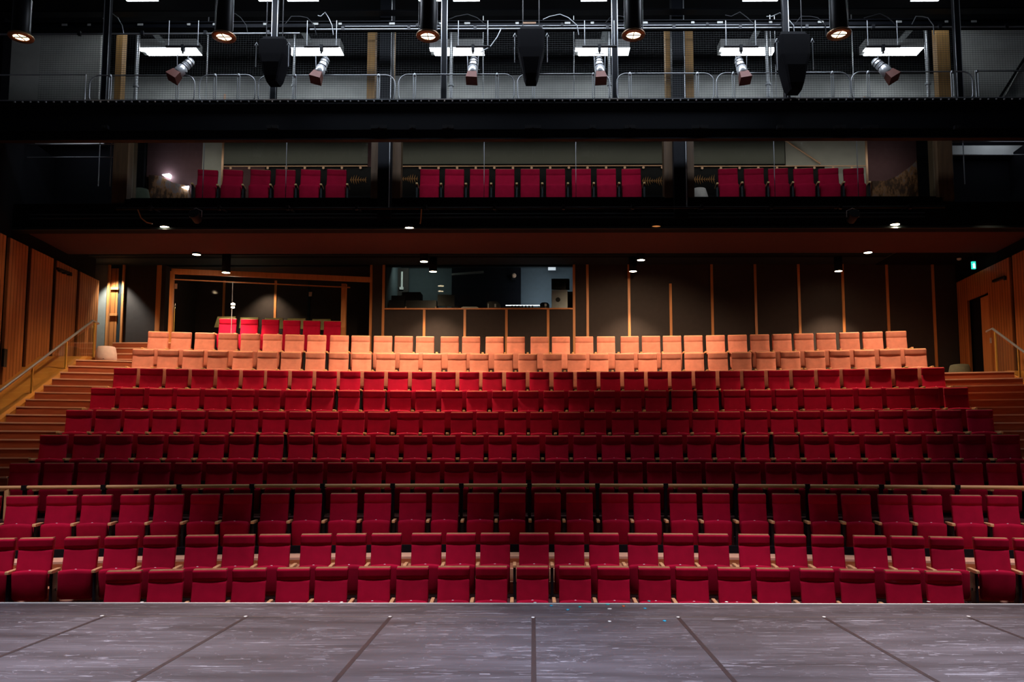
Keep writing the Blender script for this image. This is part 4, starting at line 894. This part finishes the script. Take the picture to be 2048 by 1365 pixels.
# roof beams, bars and cables above the bridge
def beam(px0, px1, y0, y1, Y, lab, mat='dark_steel', name='roof_beam', d=0.2):
    p0, p1 = at(px0, y1, Y), at(px1, y0, Y); t = thing(name, ((p0.x + p1.x) / 2, Y, p0.z), lab, 'beam'); hw = (p1.x - p0.x) / 2; h = p1.z - p0.z
    box('web', -hw, hw, 0.02, d, 0, h, M[mat], t)
    m = MB(); m.box(-hw, hw, -0.03, 0.02, 0, 0.018); m.box(-hw, hw, -0.03, 0.02, h - 0.018, h); m.build('flange', M[mat], t)
    return t, hw, h
t, hw, h = beam(-30, 2080, 38, 58, 16.4, 'long dark roof beam running above the bridge')
for i in range(24):
    x = -hw + 0.6 + i * (2 * hw - 1.0) / 24 + 0.2 * math.sin(i * 2.1)
    box('label_plate', x, x + 0.07 + 0.05 * (i % 2), -0.035, -0.028, h * 0.35, h * 0.68, M['concrete'], t)
beam(-30, 2080, 16, 26, 17.2, 'upper dark roof beam near the top edge')
hpipe('lighting_bar', -30, 600, 69, 16.2, 0.02, 'steel', 'thin steel bar under the roof beam at the left', 5)
hpipe('lighting_bar', 620, 2080, 59, 16.2, 0.02, 'steel', 'thin steel bar under the roof beam from centre to right', 11)
hpipe('lighting_bar', 690, 1560, 53, 16.35, 0.013, 'steel', 'second thinner bar just above the steel bar at the centre', 3)
random.seed(3)
for i, px in enumerate((225, 470, 600, 650, 860, 935, 1120, 1240, 1480, 1560, 1620, 1760, 1845)):
    p = at(px, 40, 16.15); t = thing('cable', p, 'loose cable looped over the roof beam, %s from the left' % ordw(i + 1), 'cable', 'cables on the roof beam')
    r1, r2 = random.uniform(0.15, 0.4), random.uniform(-0.1, 0.14)
    MB().tube([(-r1, 0, r2), (-r1 * 0.6, 0, 0.08), (0, 0, 0.12 + r2 / 2), (r1 * 0.5, 0, 0.05), (r1, 0, -0.12), (r1 * 1.1, 0.05, -0.3)], 0.010, 6).build('cord', M['steel' if i % 3 == 0 else 'black_metal'], t)
p0, p1 = at(1003, 56, 16.2), at(975, 100, 16.2); q = p1 - p0
t = thing('cable', p0, 'pale cable hanging down beside the central loudspeaker', 'cable'); MB().tube([(0, 0, 0), (q.x * 0.3, 0, q.z * 0.4), (q.x * 0.8, 0, q.z * 0.85), (q.x * 1.5, 0, q.z * 1.1)], 0.012, 6).build('cord', M['steel'], t)
# suspension wires in front
m = MB()
# ------------------------------------------------------------------ house lights: long tubes with glowing round flanges
for i, (px, py) in enumerate(((42, 74), (448, 73.5), (856, 72), (1267, 70), (1678, 68))):
    p = at(px, py, 14.0)
    t = thing('house_light', p, 'black tubular house light with glowing copper rim, %s from the left' % ordw(i + 1), 'house light', 'tubular house lights in front of the bridge')
    MB().lathe([(0.135, 0.0), (0.15, 0.02), (0.15, 0.72), (0.12, 0.76), (0.03, 0.78)], n=28).build('tube', M['black_metal'], t)
    MB().lathe([(0.135, -0.02), (0.21, -0.02), (0.215, 0.0), (0.21, 0.02), (0.15, 0.03), (0.135, 0.01)], n=32, cap=False).build('rim', M['copper'], t)
    MB().lathe([(0.005, 0.0), (0.132, 0.0), (0.135, 0.012), (0.005, 0.014)], n=28).build('lens', M['lamp_big'], t)
    m = MB(); m.bar((-0.13, 0, -0.006), (0.13, 0, -0.006), 0.012); m.bar((0, -0.13, -0.006), (0, 0.13, -0.006), 0.012); m.build('spider', M['black_metal'], t)
    m = MB()
    for s in (-1, 1): m.tube([(s * 0.165, -0.02, 0.1), (s * 0.165, -0.02, 0.95)], 0.008, 6)
    m.build('hanger', M['steel'], t)
    light('house_light_beam', 'SPOT', (p.x, p.y, p.z - 0.04), 220 if i == 3 else 1000, WARM, aim=(p.x, p.y + 3.0, 2.0), size=0.12, spot=48, blend=1.0)
# ------------------------------------------------------------------ profile spotlights hung behind the bridge front
for i, (px, py, lean) in enumerate(((360, 150, 32), (637, 148, 16), (940, 148, 3), (1205, 148, -3), (1488, 146, -9), (1772, 144, -32))):
    Y = 15.6; p = at(px + 6 * (1 if lean > 0 else -1), 93, Y)
    t = thing('profile_spotlight', p, 'silver profile spotlight with red brown barn doors, %s from the left' % ordw(i + 1), 'spotlight', 'profile spotlights on the bridge')
    MB().tube([(-0.35, 0, 0), (0.35, 0, 0)], 0.024, 10).build('hanging_bar', M['black_metal'], t)
    for s in (-1, 1): MB().tube([(s * 0.30, 0, 0), (s * 0.30, 0, 0.55)], 0.008, 6).build('suspension', M['steel'], t)
    m = MB(); m.box(-0.03, 0.03, -0.035, 0.035, -0.10, 0.03); m.lathe([(0.02, -0.14), (0.02, -0.1)], n=8); m.build('hook_clamp', M['black_metal'], t)
    MB().tube([(-0.10, 0, -0.50), (-0.11, 0, -0.2), (-0.08, 0, -0.15), (0.08, 0, -0.15), (0.11, 0, -0.2), (0.10, 0, -0.50)], 0.009, 6).build('yoke', M['steel'], t)
    a = R_(lean); rm = Matrix.Rotation(a, 3, 'Y') @ Matrix.Rotation(R_(-20), 3, 'X')
    c = Vector((0, 0, -0.48))
    MB().lathe([(0.02, 0.30), (0.06, 0.30), (0.085, 0.26), (0.09, 0.10), (0.08, 0.06), (0.10, 0.04), (0.105, -0.12), (0.09, -0.14)], c, 18, rm).build('barrel', M['chrome'], t)
    m = MB()
    for zz in (0.22, 0.15, 0.06): m.lathe([(0.094, 0), (0.10, 0.006), (0.094, 0.012)], c + rm @ Vector((0, 0, zz)), 16, rm)
    m.lathe([(0.012, 0), (0.02, 0.04)], c + rm @ Vector((0.10, 0, -0.02)), 8, rm @ Matrix.Rotation(R_(90), 3, 'Y')); m.build('band', M['black_metal'], t)
    m = MB(); P = []
    for u, v, w_ in ((0.085, -0.13, 0), (0.115, -0.32, 0)):
        P.append([c + rm @ Vector((x * u, y * u, v)) for x, y in ((-1, -1), (1, -1), (1, 1), (-1, 1))])
    m.rings(P, smooth=False); m.build('barn_door', M['barn'], t)
    m = MB()
    for k in range(3): m.lathe([(0.008, 0), (0.014, 0.01), (0.008, 0.02)], c + rm @ Vector((-0.10 if lean > 0 else 0.10, -0.02, -0.16 - 0.05 * k)), 8)
    m.build('knob', M['chrome'], t)
light('rig_fill', 'AREA', (0, 14.9, 11.2), 330, COOL, aim=(0, 16.4, 8.8), size=14, size_y=0.5)  # unseen wide lamp added to brighten the spotlights and guard rails
# ------------------------------------------------------------------ hanging loudspeakers
for i, (px, y0, y1, wq) in enumerate(((543, 78, 163, 0.27), (1062, 58, 161, 0.27), (1592, 68, 180, 0.30))):
    Y = 15.2; pt, pb = at(px, y0, Y), at(px, y1, Y); h = pt.z - pb.z
    t = thing('hanging_loudspeaker', pb, 'big black tapering loudspeaker hung in front of the bridge, %s' % ('left', 'centre', 'right')[i], 'loudspeaker', 'hanging loudspeakers')
    def sec(hw, y_, y2, z): return [(x, y, z) for x, y in ((-hw, y_), (-hw * 0.8, y_ - 0.03), (hw * 0.8, y_ - 0.03), (hw, y_), (hw, y2), (-hw, y2))]
    m = MB(); m.rings([sec(wq * 0.38, 0.0, 0.25, 0), sec(wq * 0.52, -0.03, 0.3, h * 0.12), sec(wq * 0.75, -0.06, 0.33, h * 0.42), sec(wq * 0.95, -0.05, 0.35, h * 0.62), sec(wq, -0.02, 0.35, h * 0.98), sec(wq * 0.9, 0, 0.33, h)], smooth=False)
    m.build('cabinet', M['matte_black'], t)
    m = MB()
    for s in (-1, 1): m.tube([(s * (wq + 0.05), 0.0, h * 0.35), (s * (wq + 0.05), 0.0, h * 0.85)], 0.012, 6); m.tube([(s * (wq + 0.02), 0, h * 0.85), (s * (wq + 0.05), 0, h * 0.92), (s * (wq + 0.08), 0, h * 0.85)], 0.008, 6)
    m.build('side_rod', M['steel'], t)
    m = MB(); m.box(-wq * 0.8, wq * 0.8, 0.05, 0.15, h, h + 0.08)
    for s in (-1, 1): m.tube([(s * wq * 0.6, 0.1, h), (s * wq * 0.6, 0.1, h + 0.9)], 0.010, 6)
    m.build('rigging_frame', M['black_metal'], t)
    if i == 1: box('warning_plate', -0.16, 0.10, -0.02, -0.01, h + 0.10, h + 0.135, M['nosing'], t)
# ------------------------------------------------------------------ wire mesh screen behind the bridge
m = MB(); za, zb = at(0, 197, 17.4).z - 0.2, at(0, 58, 17.4).z; x = -11.2
while x < 11.2: m.box(x - 0.0013, x + 0.0013, 17.4, 17.403, za, zb); x += 0.06
z = za
while z < zb: m.box(-11.2, 11.2, 17.4, 17.403, z - 0.0024, z + 0.0024); z += 0.05
t = thing('mesh_screen', (0, 17.4, za), 'fine wire mesh screen stretched along the back of the bridge', 'screen')
o = m.build('wire_mesh', M['wire'], t); o.location = (0, -17.4, -za); tag(o, 'fine steel wire grid', kind='stuff')
m = MB()
for zz in (0, zb - za): m.tube([(-11.2, 0, zz), (11.2, 0, zz)], 0.015, 6)
m.build('frame', M['wire'], t)

# ------------------------------------------------------------------ stage
SY = 8.77
struct(box('floor', -13, 13, -2.0, SY, -1.3, 0.0, M['stage']))
struct(box('trim_90', -13, 13, SY - 0.02, SY + 0.012, -0.05, 0.006, M['foil']))
ys = atz(1066, 1234.5, 0).y
M['seam'] = simple('dark_seam_tape', (0.050, 0.038, 0.038), 0.35)
M['seam_line'] = simple('pale_seam_edge', (0.16, 0.12, 0.10), 0.4)
struct(box('trim_91', -13, 13, ys - 0.012, ys + 0.004, 0, 0.0015, M['seam_line']))
n_ = 92
for px in (204 - 287, 204, 491, 780, 1067, 1356, 1648, 1937):
    x = atz(px, 1236, 0).x; struct(box('trim_%d' % n_, x - 0.018, x + 0.02, -1.5, ys - 0.012, 0, 0.002, M['seam'])); n_ += 1
sp_ = [(204, 1233, 'foil', 'white tape dot at the leftmost visible floor seam'), (491, 1234, 'foil', 'white tape dot at the second floor seam from the left'), (780, 1234.5, 'foil', 'white tape dot at the third floor seam from the left'),
       (1066, 1236, 'foil', 'pinkish white tape dot at the central floor seam'), (1356, 1235.5, 'foil', 'white tape dot at the floor seam right of centre'), (1648, 1235, 'foil', 'white tape dot at the second floor seam from the right'), (1937, 1234, 'foil', 'white tape dot at the rightmost visible floor seam'),
       (284, 1205.5, 'foil', 'white tape scrap near the stage edge at the far left'), (683, 1205.5, 'foil', 'white tape scrap near the stage edge left of centre'), (1070, 1206.5, 'foil', 'white tape scrap at the stage edge on the centre line'), (1453, 1205, 'foil', 'white tape scrap near the stage edge right of centre'), (1857, 1204.5, 'foil', 'white tape scrap near the stage edge at the far right'),
       (1102.5, 1212.5, 'blue_tape', 'blue tape dot nearest the centre line by the stage edge'), (1135.5, 1220.5, 'blue_tape', 'blue tape dot lying lowest left of the teal dot'), (1160, 1215, 'teal_tape', 'teal tape dot between two groups of blue dots'), (1215.5, 1210, 'teal_tape', 'wide teal tape strip near the stage edge'),
       (1219, 1219, 'foil', 'curled white and teal scrap just below the wide teal strip'), (1247, 1213.5, 'orange_tape', 'orange tape scrap near the stage edge, the only orange one'), (1290, 1218, 'blue_tape', 'blue and white tape scrap right of the orange scrap'), (1219, 1244, 'foil', 'white curled scrap lying beyond the cross seam'), (1329, 1243, 'blue_tape', 'upright blue tape mark beyond the cross seam at the right'), (1298, 1203.5, 'teal_tape', 'teal tape mark right on the metal stage edge')]
for px, py, mt, lab in sp_:
    p = atz(px, py, 0); t = tag(MB().lathe([(0.001, 0), (0.02, 0), (0.018, 0.004), (0.001, 0.005)], n=10).build('tape_mark', M[mt]), lab, 'tape mark', 'tape marks on the stage')
    t.location = (p.x, p.y, 0.001); t.scale = (1.25 if 'wide' in lab else 0.9, 1.5 if mt != 'foil' else 1.2, 1)
# small technical slot at the front edge
